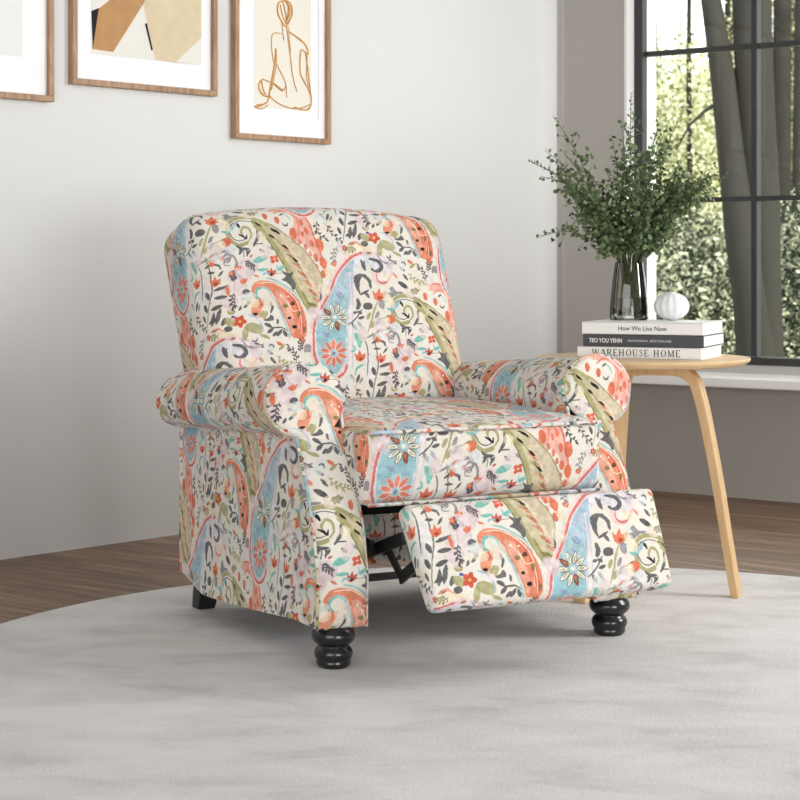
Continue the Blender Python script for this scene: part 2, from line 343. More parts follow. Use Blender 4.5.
# scrolls inside the crown of the blue paisley
leaf('B', (330, 90), (365, 160), 26, GR); leaf('B', (355, 95), (350, 150), 10, GR)
stroke('B', [(385, 80), (435, 88), (462, 120), (450, 148), (425, 155)], 24, GR); leaf('B', (395, 138), (425, 160), 16, GR)
poly('B', [(298, 205), (330, 180), (375, 185), (345, 205), (338, 260), (350, 310), (322, 280), (305, 240)], GR)
stroke('B', [(345, 185), (392, 215), (408, 262)], 22, GR); leaf('B', (345, 315), (400, 275), 18, GR); leaf('B', (370, 285), (410, 330), 20, GR)
stroke('B', [(335, 340), (348, 375), (342, 405)], 26, GR); blob('B', 405, 382, 30, 24, GR); stroke('B', [(372, 405), (340, 470), (300, 512)], 8, GR)
for p, q in (((355, 470), (395, 452)), ((320, 500), (355, 540)), ((350, 485), (392, 530)), ((320, 435), (345, 425)), ((345, 420), (375, 435))): leaf('B', p, q, 22, GR)
crown('B', 465, 300, 44, OR, (190, 80, 50)); stroke('B', [(465, 340), (448, 400), (440, 470), (425, 560)], 12, OL); 
for x, y in ((418, 445), (470, 435), (452, 500), (478, 478)): blob('B', x, y, 11, 26, OL if x < 460 else GL, .9, .3)
stroke('B', [(475, 470), (520, 450), (550, 430)], 8, (120, 96, 70)); blob('B', 562, 460, 24, 28, (226, 112, 84)); crown('B', 560, 446, 26, OR)
stroke('B', [(525, 385), (555, 392), (585, 365), (602, 325)], 17, BL); leaf('B', (525, 385), (570, 395), 16, TE)
poly('B', [(525, 258), (545, 240), (570, 268), (612, 268), (612, 280), (572, 290), (545, 318), (525, 300), (538, 280)], GL)
leaf('B', (575, 205), (650, 245), 30, BK, .75); leaf('B', (500, 66), (560, 92), 18, GR); leaf('B', (570, 105), (615, 132), 20, GR); leaf('B', (535, 150), (570, 185), 18, (236, 150, 130)); leaf('B', (600, 150), (640, 190), 18, GR)
# stem with teal leaf and orange tulips
poly('K', [(345, 342), (385, 350), (402, 395), (385, 435), (365, 400)], TE); crown('K', 388, 488, 40, OR, (196, 70, 50)); stroke('K', [(355, 610), (370, 565), (412, 545)], 14, TE)
leaf('K', (325, 605), (350, 660), 24, GL); leaf('K', (385, 605), (365, 665), 22, GR); leaf('K', (405, 625), (385, 670), 18, GL)
stroke('K', [(400, 345), (436, 430), (442, 520), (438, 612)], 8, GR)
stroke('K', [(470, 330), (490, 400), (505, 480), (512, 560), (490, 660), (470, 790)], 8, (120, 116, 90))
stroke('K', [(470, 405), (505, 385), (550, 395), (560, 420)], 18, GR); leaf('K', (480, 440), (530, 440), 18, GR); leaf('K', (545, 470), (580, 430), 14, GR); crown('K', 530, 500, 36, OR, (160, 60, 50))
for p, q, w in (((520, 560), (610, 532), 24), ((522, 610), (606, 600), 26), ((505, 682), (576, 655), 28), ((485, 765), (552, 738), 26), ((470, 560), (494, 615), 30), ((452, 640), (476, 695), 30), ((436, 705), (455, 755), 24), ((500, 820), (560, 800), 22)): leaf('K', p, q, w, (92, 92, 94))
stroke('K', [(575, 350), (600, 325), (635, 335), (660, 380), (655, 440), (690, 490)], 16, GL); stroke('K', [(600, 385), (622, 370), (610, 350), (585, 365), (588, 395), (620, 400)], 9, GL)
crown('K', 700, 500, 26, OR); stroke('K', [(470, 380), (520, 330), (580, 310)], 8, OL)
# from the second swatch frame: teal leaves, little red flowers, grey tulip
leaf('A', (402, 152), (495, 108), 50, TE); leaf('A', (430, 208), (505, 200), 24, TE); leaf('A', (375, 118), (395, 100), 16, RD)
leaf('A', (242, 320), (268, 396), 28, OR); crown('A', 305, 195, 26, OR)
petals('A', 540, 128, 4, 4, 34, 28, (230, 96, 66), a0=.5); crown('A', 525, 218, 32, RD, BK); stroke('A', [(555, 165), (575, 205), (610, 180)], 12, BL); leaf('A', (560, 200), (612, 172), 22, TE)
stroke('A', [(548, 228), (600, 222)], 6, GR)
poly('A', [(592, 205), (640, 222), (668, 208), (665, 245), (695, 292), (682, 335), (655, 300), (625, 280), (596, 268), (622, 245)], GR)
stroke('A', [(472, 245), (485, 228), (520, 232)], 12, BL); stroke('A', [(490, 262), (560, 275), (625, 310), (690, 350), (735, 420)], 13, (150, 205, 205))
# orange paisley
hook = [(450, 412), (425, 395), (404, 350), (415, 305), (455, 282), (520, 282), (580, 300), (640, 332), (700, 378), (745, 440), (780, 520), (797, 610), (790, 658), (745, 672), (700, 662), (680, 620), (655, 560), (620, 500), (585, 440), (560, 390), (530, 345), (490, 322), (455, 328), (436, 355), (452, 398)]
poly('A', hook, (234, 134, 100)); poly('A', [(560, 350), (620, 360), (660, 420), (690, 500), (720, 600), (700, 640), (660, 540), (610, 460)], (240, 178, 156), .85)
poly('A', [(700, 400), (740, 470), (770, 560), (780, 640), (750, 600), (720, 500)], (222, 100, 78), .85); poly('A', [(620, 340), (690, 385), (710, 440), (650, 400)], (226, 112, 88), .85)
stroke('A', [(440, 300), (520, 290), (590, 312), (660, 358), (720, 430), (750, 530), (765, 640)], 7, CR); stroke('A', [(600, 380), (650, 420), (690, 480), (735, 470)], 6, CR); stroke('A', [(735, 500), (745, 600)], 6, CR)
stroke('A', [(470, 410), (440, 385), (437, 350), (465, 328), (505, 335), (545, 385), (585, 445), (625, 520), (660, 600), (685, 665)], 15, (160, 204, 212), .95, False); stroke('A', [(470, 410), (440, 385), (440, 348), (468, 328)], 16, TE)
for x, y, rx, ry, c in ((672, 532, 12, 10, BK), (712, 592, 17, 13, BK), (685, 428, 15, 14, (90, 60, 40)), (640, 447, 18, 12, OD), (733, 497, 10, 20, OD), (780, 610, 10, 22, (120, 116, 90)), (600, 375, 8, 8, CR), (650, 380, 7, 7, CR)): blob('A', x, y, rx, ry, c)
poly('A', [(428, 428), (462, 412), (494, 412), (488, 470), (462, 535), (422, 512), (418, 465)], (240, 140, 104), .85); leaf('A', (430, 515), (465, 510), 20, BK); crown('A', 470, 435, 26, OR)
stroke('A', [(535, 425), (552, 460), (545, 502)], 16, GR); poly('A', [(500, 552), (530, 538), (550, 515), (572, 545), (545, 558), (518, 560)], GR); leaf('A', (590, 540), (602, 580), 18, GR)
stroke('A', [(512, 582), (560, 604), (620, 600), (665, 622)], 9, GR)
for p, q in (((512, 575), (562, 600)), ((538, 645), (575, 605)), ((600, 662), (632, 612)), ((668, 665), (640, 618)), ((575, 665), (600, 630))): leaf('A', p, q, 26, GR)
blob('A', 372, 360, 24, 20, GR); stroke('A', [(355, 408), (398, 430), (370, 468)], 20, GR); leaf('A', (338, 495), (352, 458), 18, GR)
# little bouquet at the bottom
for p, q in (((178, 600), (184, 505)), ((206, 590), (222, 478)), ((245, 600), (255, 545))): leaf('A', p, q, 32, GR)
blob('A', 290, 502, 26, 20, OL); blob('A', 290, 575, 40, 26, OL, .9, .5); blob('A', 450, 612, 62, 34, OL, .85, .3); blob('A', 395, 650, 20, 50, OL, .85); petals('A', 352, 568, 5, 5, 46, 36, (218, 86, 66)); blob('A', 352, 568, 10, 10, (240, 200, 90)); blob('A', 305, 538, 12, 10, (70, 80, 170))
blob('A', 285, 622, 26, 20, GR); stroke('A', [(400, 520), (450, 535), (490, 580), (505, 640)], 14, (170, 198, 220)); stroke('A', [(170, 645), (215, 618), (265, 640)], 12, (236, 150, 120)); leaf('A', (300, 695), (340, 680), 18, (180, 120, 90)); leaf('A', (480, 650), (560, 680), 24, OL)
stroke('A', [(380, 700), (420, 740), (480, 745), (520, 720)], 16, GL); leaf('A', (600, 700), (650, 730), 24, OR); leaf('A', (620, 760), (660, 720), 22, OL)
stroke('B', [(400, 600), (470, 560), (520, 520), (575, 520), (592, 560), (560, 590)], 16, GL); blob('B', 495, 590, 18, 26, OR); blob('B', 545, 565, 14, 14, (236, 150, 140)); stroke('B', [(620, 480), (650, 500), (690, 500)], 16, GR); leaf('B', (640, 540), (655, 500), 18, GR); leaf('B', (680, 540), (700, 505), 18, GR)
# fine brush texture
can += ((WC - .5) * 14)[..., None]
# scattered small sprigs in open ground
for i in range(60):
    x, y = rng.uniform(0, TW / 2), rng.uniform(0, TH); ix = int(x * SCL) % PX; iy = int(y * SCL) % PY
    if can[iy, ix].min() > 200: blob('I', x, y, rng.uniform(.012, .026), rng.uniform(.010, .02), [(232, 216, 220), (240, 230, 204), (220, 228, 232), (226, 214, 222), (236, 222, 208)][i % 5], .7, rng.uniform(0, 3))
def open_at(x, y, r, lim=192):
    ix = int(x * SCL); iy = int(y * SCL); rad = max(1, int(r * SCL)); yy = (np.arange(iy - rad, iy + rad + 1)) % PY; xx = (np.arange(ix - rad, ix + rad + 1)) % PX
    return can[np.ix_(yy, xx)].min() > lim
vr = np.random.default_rng(21); made = 0
for i in range(2600):
    x, y = vr.uniform(0, TW / 2), vr.uniform(0, TH); t = vr.uniform(0, 6.28); cu = vr.uniform(-1, 1) * 26; L = vr.uniform(.035, .075) if i < 1600 else vr.uniform(.022, .04)
    pts = [(x, y)]; hd = t
    for k in range(9): hd += cu * L / 9 * (1 + k * .12); pts.append((pts[-1][0] + L / 9 * math.cos(hd), pts[-1][1] + L / 9 * math.sin(hd)))
    if not all(open_at(p[0], p[1], .0062) for p in pts[::2]): continue
    made += 1; c = [(84, 84, 88), GR, (84, 84, 88), GL, OL, GR, (150, 150, 120)][made % 7]
    stroke('I', pts, .0022, c, .95)
    for k in range(1, 9):
        d = math.atan2(pts[k + 1][1] - pts[k][1], pts[k + 1][0] - pts[k][0]); sd = 1 if k % 2 else -1; r = vr.uniform(.009, .013)
        leaf('I', pts[k], (pts[k][0] + r * math.cos(d + sd * .9), pts[k][1] + r * math.sin(d + sd * .9)), r * .5, c, .95, bend=sd * .0006)
    e = pts[-1]
    if made % 3 == 0: petals('I', e[0], e[1], 5, .001, .008, .006, OR if made % 2 else RD, .95); blob('I', e[0], e[1], .0018, .0018, (240, 200, 120))
    elif made % 3 == 1:
        sg = 1 if cu > 0 else -1; stroke('I', [(e[0] + .0012 * q * math.cos(hd + sg * q * .8), e[1] + .0012 * q * math.sin(hd + sg * q * .8)) for q in range(8)], .003, c, .95)
for i in range(700):
    x, y = rng.uniform(0, TW / 2), rng.uniform(0, TH)
    ix = int(x * SCL) % PX; iy = int(y * SCL) % PY
    rad = int(.0095 * SCL); yy = (np.arange(iy - rad, iy + rad + 1)) % PY; xx = (np.arange(ix - rad, ix + rad + 1)) % PX
    if can[np.ix_(yy, xx)].min() > 186:
        t = rng.uniform(0, 6.28); r = rng.uniform(.007, .0135); c = [GR, GR, (96, 96, 98), GL, GR, OL, CO, TE, (206, 190, 204), OR, OD][int(rng.integers(0, 11))]; q = rng.random()
        if q < .4:
            th = [t + k * .8 for k in range(5)]; stroke('I', [(x + r * .8 * math.cos(u), y + r * .8 * math.sin(u)) for u in th], r * .5, c, .92)
        elif q < .55 and c not in (GR, GL): petals('I', x, y, 5, .001, r * .9, r * .6, c, .9)
        elif q < .75:
            for k in (-.7, 0, .7): leaf('I', (x - r * .3 * math.cos(t), y - r * .3 * math.sin(t)), (x + r * math.cos(t + k), y + r * math.sin(t + k)), r * .5, c, .9)
        else: leaf('I', (x - r * math.cos(t), y - r * math.sin(t)), (x + r * math.cos(t + .3), y + r * math.sin(t + .3)), r * .75, c, .92)
lum = can.mean(-1, keepdims=True); can = (lum + (can - lum) * .90) * np.array([.94, .925, .905])
can = np.clip(can, 0, 255)
img = bpy.data.images.new('paisley_print', PX, PY, alpha=False)
rgba = np.ones((PY, PX, 4), np.float32); rgba[..., :3] = can / 255
img.pixels.foreach_set(rgba.ravel()); img.update(); img.pack()
def fabric_mat():
    m, nt, b = newmat('paisley_upholstery'); N = nt.nodes.new; L = nt.links.new
    t = N('ShaderNodeTexCoord'); im = N('ShaderNodeTexImage'); im.image = img
    n = N('ShaderNodeTexNoise'); n.inputs['Scale'].default_value = 60; n.inputs['Detail'].default_value = 2
    L(t.outputs['UV'], n.inputs['Vector'])
    sb = N('ShaderNodeVectorMath'); sb.operation = 'SUBTRACT'; sb.inputs[1].default_value = (.5, .5, .5); L(n.outputs['Color'], sb.inputs[0])
    sc = N('ShaderNodeVectorMath'); sc.operation = 'SCALE'; sc.inputs['Scale'].default_value = .006; L(sb.outputs[0], sc.inputs[0])
    ad = N('ShaderNodeVectorMath'); L(t.outputs['UV'], ad.inputs[0]); L(sc.outputs[0], ad.inputs[1]); L(ad.outputs[0], im.inputs['Vector'])
    L(im.outputs['Color'], b.inputs['Base Color']); b.inputs['Roughness'].default_value = .9; b.inputs['Specular IOR Level'].default_value = .15
    b.inputs['Sheen Weight'].default_value = .1
    n2 = N('ShaderNodeTexNoise'); n2.inputs['Scale'].default_value = 22; n2.inputs['Detail'].default_value = 3; L(t.outputs['Object'], n2.inputs['Vector'])
    bp = N('ShaderNodeBump'); bp.inputs['Strength'].default_value = .35; bp.inputs['Distance'].default_value = .006; L(n2.outputs['Fac'], bp.inputs['Height']); L(bp.outputs[0], b.inputs['Normal'])
    return m
M['fabric'] = fabric_mat()
def UV(p, white): # metres on the panel -> swatch coordinates; white = where the white daisy sits on that panel
    p = np.asarray(p, float); return np.stack([(p[..., 0] - white[0]) / TW, (p[..., 1] - white[1]) / TH], -1)

# ------------------------------------------------------------------ room shell
CN = ground(547.5, 481.8); L0 = ground(0, 560); R8 = ground(800, 503)
wl = (L0 - CN) / np.linalg.norm(L0 - CN); wr = (R8 - CN) / np.linalg.norm(R8 - CN)
nl = np.array([-wl[1], wl[0], 0]); nl *= np.sign(nl @ (CP - CN)) ; nl[2] = 0; nl /= np.linalg.norm(nl)
nr = np.array([-wr[1], wr[0], 0]); nr *= np.sign(nr @ (CP - CN)); nr[2] = 0; nr /= np.linalg.norm(nr)
CH = 3.0; LW = 9.5; RW = 7.5
def struct(o): o['kind'] = 'structure'; return o
fl = MB().box((1, 1, -.1), (16, 16, .2), (wr[0], wr[1], 0), (-wr[1], wr[0], 0)); 
ftheta = math.atan2(wr[1], wr[0])
# floor polygon bounded by the four walls
FC = [CN, CN + wl * LW, CN + wl * LW + wr * RW, CN + wr * RW]
def slab(name, z0, z1, mat):
    V = [(p[0], p[1], z0) for p in FC] + [(p[0], p[1], z1) for p in FC]
    return struct(mesh_obj(name, V, [(0, 1, 2, 3), (7, 6, 5, 4), (0, 4, 5, 1), (1, 5, 6, 2), (2, 6, 7, 3), (3, 7, 4, 0)], mat, smooth=False))
slab('floor', -.12, 0, floor_mat(ftheta)); slab('ceiling', CH, CH + .12, M['ceiling'])
# left wall with a soft rounded corner
rc = .075; prof = []
for i in range(13):
    t = i / 12 * math.pi / 2; prof.append(CN + wl * rc * (1 - math.sin(t)) + wr * rc * (1 - math.cos(t)))
prof = [CN + wl * LW] + prof + [CN + wr * rc - nr * .12, CN - nl * .12 - nr * .12, CN + wl * LW - nl * .12]
n = len(prof); V = [(p[0], p[1], 0) for p in prof] + [(p[0], p[1], CH) for p in prof]
lw = struct(mesh_obj('wall_left', V, [(i, (i + 1) % n, (i + 1) % n + n, i + n) for i in range(n)] + [tuple(range(n))[::-1], tuple(range(n, 2 * n))], None, smooth=False, mats=[M['wall'], M['wall_shade']]))
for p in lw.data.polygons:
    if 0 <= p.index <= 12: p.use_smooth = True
    if 10 <= p.index <= 12: p.material_index = 1  # last curved faces take the shaded colour: corner darkening painted in
# right wall with the window opening
p624 = hit(624.5, 200, CN, nr); s0 = (p624 - CN) @ wr; s1 = s0 + 2.15
zs = HC - (378 - HY) / F * hit(760, 378, CN, nr)[1]; zt = 2.55; WT = .225
def wbox(mb, sa, sb, za, zb, d0=0., d1=WT): # d measured outwards from the inner face
    c = CN + wr * (sa + sb) / 2 - nr * (d0 + d1) / 2; c[2] = (za + zb) / 2
    mb.box(c, (sb - sa, d1 - d0, zb - za), wr, nr); return mb
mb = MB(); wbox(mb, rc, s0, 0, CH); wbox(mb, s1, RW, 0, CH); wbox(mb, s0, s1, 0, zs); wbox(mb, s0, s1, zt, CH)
struct(mb.build('wall_right', M['wall_shade']))
for nm, a_, b_ in (('wall_back', CN + wl * LW, wr), ('wall_far_right', CN + wr * RW, wl)):
    L_ = RW if nm == 'wall_back' else LW; nn = np.array([-b_[1], b_[0], 0]); c = a_ + b_ * L_ / 2; c[2] = CH / 2
    sg = np.sign(nn @ (c - CN)); c = c + nn * sg * .06
    struct(MB().box(c, (L_, .12, CH), b_, nn).build(nm, M['wall']))
# window: white reveal lining, sill, dark metal frame with bars, glass
win = struct(empty('window_1', tuple(CN + wr * s0 + Z * zs)))
def wpart(mb, name, mat, bevel=0):
    o = mb.build(name, mat, bevel=bevel); o.parent = win; o.matrix_parent_inverse = Matrix.Translation(-win.location); return o
mb = MB(); wbox(mb, s0, s0 + .012, zs, zt, -.002, WT + .0); wbox(mb, s1 - .012, s1, zs, zt, -.002, WT); wbox(mb, s0, s1, zt - .012, zt, -.002, WT); wbox(mb, s0, s1, zs, zs + .01, .03, WT)
wpart(mb, 'reveal', M['white_paint'])
mb = MB(); wbox(mb, s0 - .03, s1 + .03, zs - .028, zs + .006, -.16, .06); wpart(mb, 'sill', M['white_paint'], .004)
mb = MB(); wbox(mb, s0 + .012, s1 - .012, zs + .006, zs + .042, .055, .105); wpart(mb, 'lower_trim', plain('grey_trim_paint', (190, 186, 182), .7))
def zat(px, py): return HC - (py - HY) / F * hit(px, py, CN - nr * .09, nr)[1]
fz0 = zs + .042
def s_at(px): return (hit(px, 200, CN - nr * .09, nr) - CN) @ wr
mb = MB(); f0 = s0 + .012
wbox(mb, f0, f0 + .036, fz0, zt - .012, .05, .088); wbox(mb, s1 - .09, s1 - .012, fz0, zt - .012, .05, .12)
wbox(mb, f0, s1 - .012, fz0, fz0 + .028, .05, .12); wbox(mb, f0, s1 - .012, zt - .06, zt - .012, .05, .12); wpart(mb, 'window_frame', M['frame_metal'], .002)
sm = s_at(756.3)
for s_ in (sm, sm + (sm - f0), ):
    if s_ < s1 - .1: wpart(wbox(MB(), s_ - .011, s_ + .011, fz0 + .03, zt - .05, .07, .105), 'mullion', M['frame_metal'])
for py in (49, 199.5):
    z_ = zat(720, py); wpart(wbox(MB(), f0 + .03, s1 - .08, z_ - .009, z_ + .009, .072, .103), 'glazing_bar', M['frame_metal'])
wpart(wbox(MB(), f0 + .02, s1 - .07, fz0 + .02, zt - .03, .085, .089), 'glass_pane', M['pane'])

# ------------------------------------------------------------------ rug
rc0 = np.array([.345, 3.73]); rr = 1.395; n = 128; V = []; 
ringp = [(rr - .002, 0), (rr, .0015), (rr - .002, .0035), (rr - .006, .004), (rr * .6, .004), (rr * .3, .004), (0, .004)]
mb = MB(); mb.lathe([(r, z) for r, z in ringp], 160, (0, 0, 0))
o = mb.build('area_rug', rug_mat(), smooth=True); o.location = (rc0[0], rc0[1], 0.0005)
tag(o, 'large round pale grey distressed rug on the brown plank floor', 'rug')
RZ = .0045

# ------------------------------------------------------------------ recliner
TH_ = math.radians(28.2)
UU = np.array([math.cos(TH_), math.sin(TH_), 0]); VV = np.array([-math.sin(TH_), math.cos(TH_), 0]); OO = np.array([-.151, 3.838, 0])
chair = empty('recliner_armchair', tuple(OO + Z * RZ), TH_, label='paisley upholstered rolled-arm recliner with its footrest partly raised', cat='armchair')
DZ = -RZ  # the local z values below are measured from the floor
def loc(p): p = np.asarray(p, float) - OO; return np.array([p @ UU, p @ VV, p[2]])
def onb(x, y, b): return loc(hit(x, y, OO + VV * b, VV))
def ona(x, y, a): return loc(hit(x, y, OO + UU * a, UU))

def cube_grid(nx, ny, nz, h, r):
    """six gridded faces of a rounded box; returns list of (param points, face axis)"""
    def lin_(n_, hh):
        k = max(4, n_); t = np.linspace(-1, 1, k); e = r / hh
        extra = np.concatenate([-1 + e * np.array([0, .15, .35, .6, .85, 1.1]), 1 - e * np.array([0, .15, .35, .6, .85, 1.1])])
        t = np.unique(np.round(np.concatenate([t[(t > -1 + 1.15 * e) & (t < 1 - 1.15 * e)], extra]), 5)); return t
    tx, ty, tz = lin_(nx, h[0]), lin_(ny, h[1]), lin_(nz, h[2])
    return tx, ty, tz
def rbox(name, h, r, deform, white, parent, uvmap, n=(30, 10, 20), mat=None):
    """rounded cushion: half sizes h (x,y,z), radius r; deform maps local rounded point+param to chair space"""
    tx, ty, tz = cube_grid(*n, h, r); V = []; key = {}; Fc = []; uv = []
    hx, hy, hz = h
    def vid(p):
        k = (round(p[0], 5), round(p[1], 5), round(p[2], 5))
        if k not in key:
            q = np.array(p) * np.array(h); inner = np.clip(q, -(np.array(h) - r), np.array(h) - r); d = q - inner
            # param of the rounding: move onto the sphere of radius r
            nd = np.linalg.norm(d)
            if nd > 1e-9:
                m = np.abs(d).max()
                d = d / nd * r if m >= r * .999 else d
            key[k] = len(V); V.append(deform(inner + d, np.array(p)))
        return key[k]
    def face(A, B, fp, fuv):
        for i in range(len(A) - 1):
            for j in range(len(B) - 1):
                ps = [fp(A[i], B[j]), fp(A[i + 1], B[j]), fp(A[i + 1], B[j + 1]), fp(A[i], B[j + 1])]
                Fc.append([vid(p) for p in ps]); uv.extend([fuv(p) for p in ps])
    face(tx, tz, lambda a, b: (a, -1, b), lambda p: uvmap('front', p[0] * hx, p[2] * hz))
    face(tx[::-1], tz, lambda a, b: (a, 1, b), lambda p: uvmap('back', -p[0] * hx, p[2] * hz))
    face(tx, ty, lambda a, b: (a, b, 1), lambda p: uvmap('top', p[0] * hx, hz + (p[1] + 1) * hy))
    face(tx[::-1], ty, lambda a, b: (a, b, -1), lambda p: uvmap('bottom', p[0] * hx, -hz - (p[1] + 1) * hy))
    face(ty[::-1], tz, lambda a, b: (-1, a, b), lambda p: uvmap('left', -hx - (p[1] + 1) * hy, p[2] * hz))
    face(ty, tz, lambda a, b: (1, a, b), lambda p: uvmap('right', hx + (p[1] + 1) * hy, p[2] * hz))
    V = np.array(V); V[:, 2] += DZ
    return mesh_obj(name, V, Fc, mat or M['fabric'], parent, uvs=UV(np.array(uv), white))

# back cushion ---------------------------------------------------------------
BX, BHW, BS0, BS1, BT = .352, .372, -.10, .525, .20
sl = np.array([.375, 1.0]); sl /= np.linalg.norm(sl)       # slope direction (b, z)
def back_def(q, p):
    x, y, z = q; s = z + (BS0 + BS1) / 2; k = (s - BS0) / (BS1 - BS0)
    x *= (.955 + .05 * k)
    u = np.clip(abs(x) / BHW, 0, 1)
    s += (.032 * (1 - u ** 2.2) - .012) * np.clip((k - .6) / .4, 0, 1)
    t = y + BT / 2                                            # 0 front .. BT rear
    w = (1 - u ** 2.6) * (math.sin(math.pi * np.clip(.1 + .85 * k, 0, 1)) ** .5)
    if y < 0: t -= .030 * w * min(1, -y / (BT / 2) )
    t += .05 * max(0, k - .72) ** 1.0 * (1 if y < 0 else 0)
    return np.array([BX + x, .60 + sl[0] * s + sl[1] * t, .5 + sl[1] * s - sl[0] * t])
def uv_id(face, u, v): return (u, v)
WHITE_BACK = (.332 - BX, .220 - (BS0 + BS1) / 2)
rbox('backrest', (BHW, BT / 2, (BS1 - BS0) / 2), .058, back_def, WHITE_BACK, chair, uv_id, (40, 8, 34))

# seat cushion -----------------------------------------------------------------
SX0, SX1, SB0, SB1, SZ0, SZ1 = .054, .658, -.060, .66, .336, .497
def seat_def(q, p):
    x, y, z = q; k = (y + (SB1 - SB0) / 2) / (SB1 - SB0); u = np.clip(abs(x) / ((SX1 - SX0) / 2), 0, 1)
    zz = z + (SZ0 + SZ1) / 2
    if z > 0:
        zz += (z / ((SZ1 - SZ0) / 2)) * ((.022 * math.sin(math.pi * min(1, k * .75 + .04))) * (1 - .55 * u ** 3) + .0)
    bb = y + (SB0 + SB1) / 2
    if y < 0: bb -= .014 * (1 - u ** 3) * (1 - (z / ((SZ1 - SZ0) / 2)) ** 2) * (-y / ((SB1 - SB0) / 2))
    return np.array([x + (SX0 + SX1) / 2, bb, zz])
rbox('seat_cushion', ((SX1 - SX0) / 2, (SB1 - SB0) / 2, (SZ1 - SZ0) / 2), .032, seat_def, (.143 - (SX0 + SX1) / 2, .466 - (SZ0 + SZ1) / 2), chair, uv_id, (36, 36, 10))
def piping(name, pts, r=.0042, parent=chair, white=(0, 0)):
    P = np.array(pts, float); P[:, 2] += DZ; mb = MB(); mb.tube(P, r, 8)
    o = mb.build(name, M['fabric'], parent, smooth=True)
    l = o.data.uv_layers.new(name='UVMap'); co = [o.data.vertices[lp.vertex_index].co for lp in o.data.loops]
    l.data.foreach_set('uv', np.array([((c[0] + c[1] - white[0]) / TW, (c[2] - white[1]) / TH) for c in co], np.float32).ravel())
    return o
xs = np.linspace(SX0 + .01, SX1 - .01, 24)
def seat_edge(x, top):
    u = abs((x - .356) / .294); return (x, SB0 + .001 - (.002 * (1 - u ** 3)), (SZ1 - .004 if top else SZ0 + .006))
piping('piping', [seat_edge(x, True) for x in xs], .0045); piping('piping', [seat_edge(x, False) for x in xs], .004)

# arms --------------------------------------------------------------------------
OUT, INN, ZB = -.045, .067, .088
RCa, RCz, RRx, RRz = -.018, .5555, .092, .0785
AX = .356; ZC = RCz - RRz * math.sqrt(1 - ((OUT - RCa) / RRx) ** 2)
def bf(z):
    return float(np.interp(z, [.0, .09, .20, .29, .35, .41, .48, .53, .65], [-.05, -.052, -.055, -.036, -.014, .014, .05, .068, .074]))
def zdrop(z, b): return z - .075 * max(0, b - .08) * np.clip((z - .40) / .12, 0, 1)
def arm_profile():
    P = [(OUT, ZB)] + [(OUT, z) for z in np.linspace(ZB, ZC, 18)[1:]]
    a0 = math.acos((OUT - RCa) / RRx)                      # angle of the crease on the lower left
    a_end = math.asin(-.42)
    th = np.linspace(-a0, -2 * math.pi + a_end, 40)          # lower-left crease, round the outside, over the top
    for t in th[1:]: P.append((RCa + RRx * math.cos(t), RCz + RRz * math.sin(t)))
    e = P[-1]
    for z in np.linspace(e[1], ZB, 18)[1:]:
        k = (e[1] - z) / (e[1] - ZB); P.append((e[0] + (INN - e[0]) * min(1, k * 3), z))
    return np.array(P)
AP = arm_profile(); arc = np.concatenate([[0], np.cumsum(np.linalg.norm(np.diff(AP, axis=0), axis=1))])
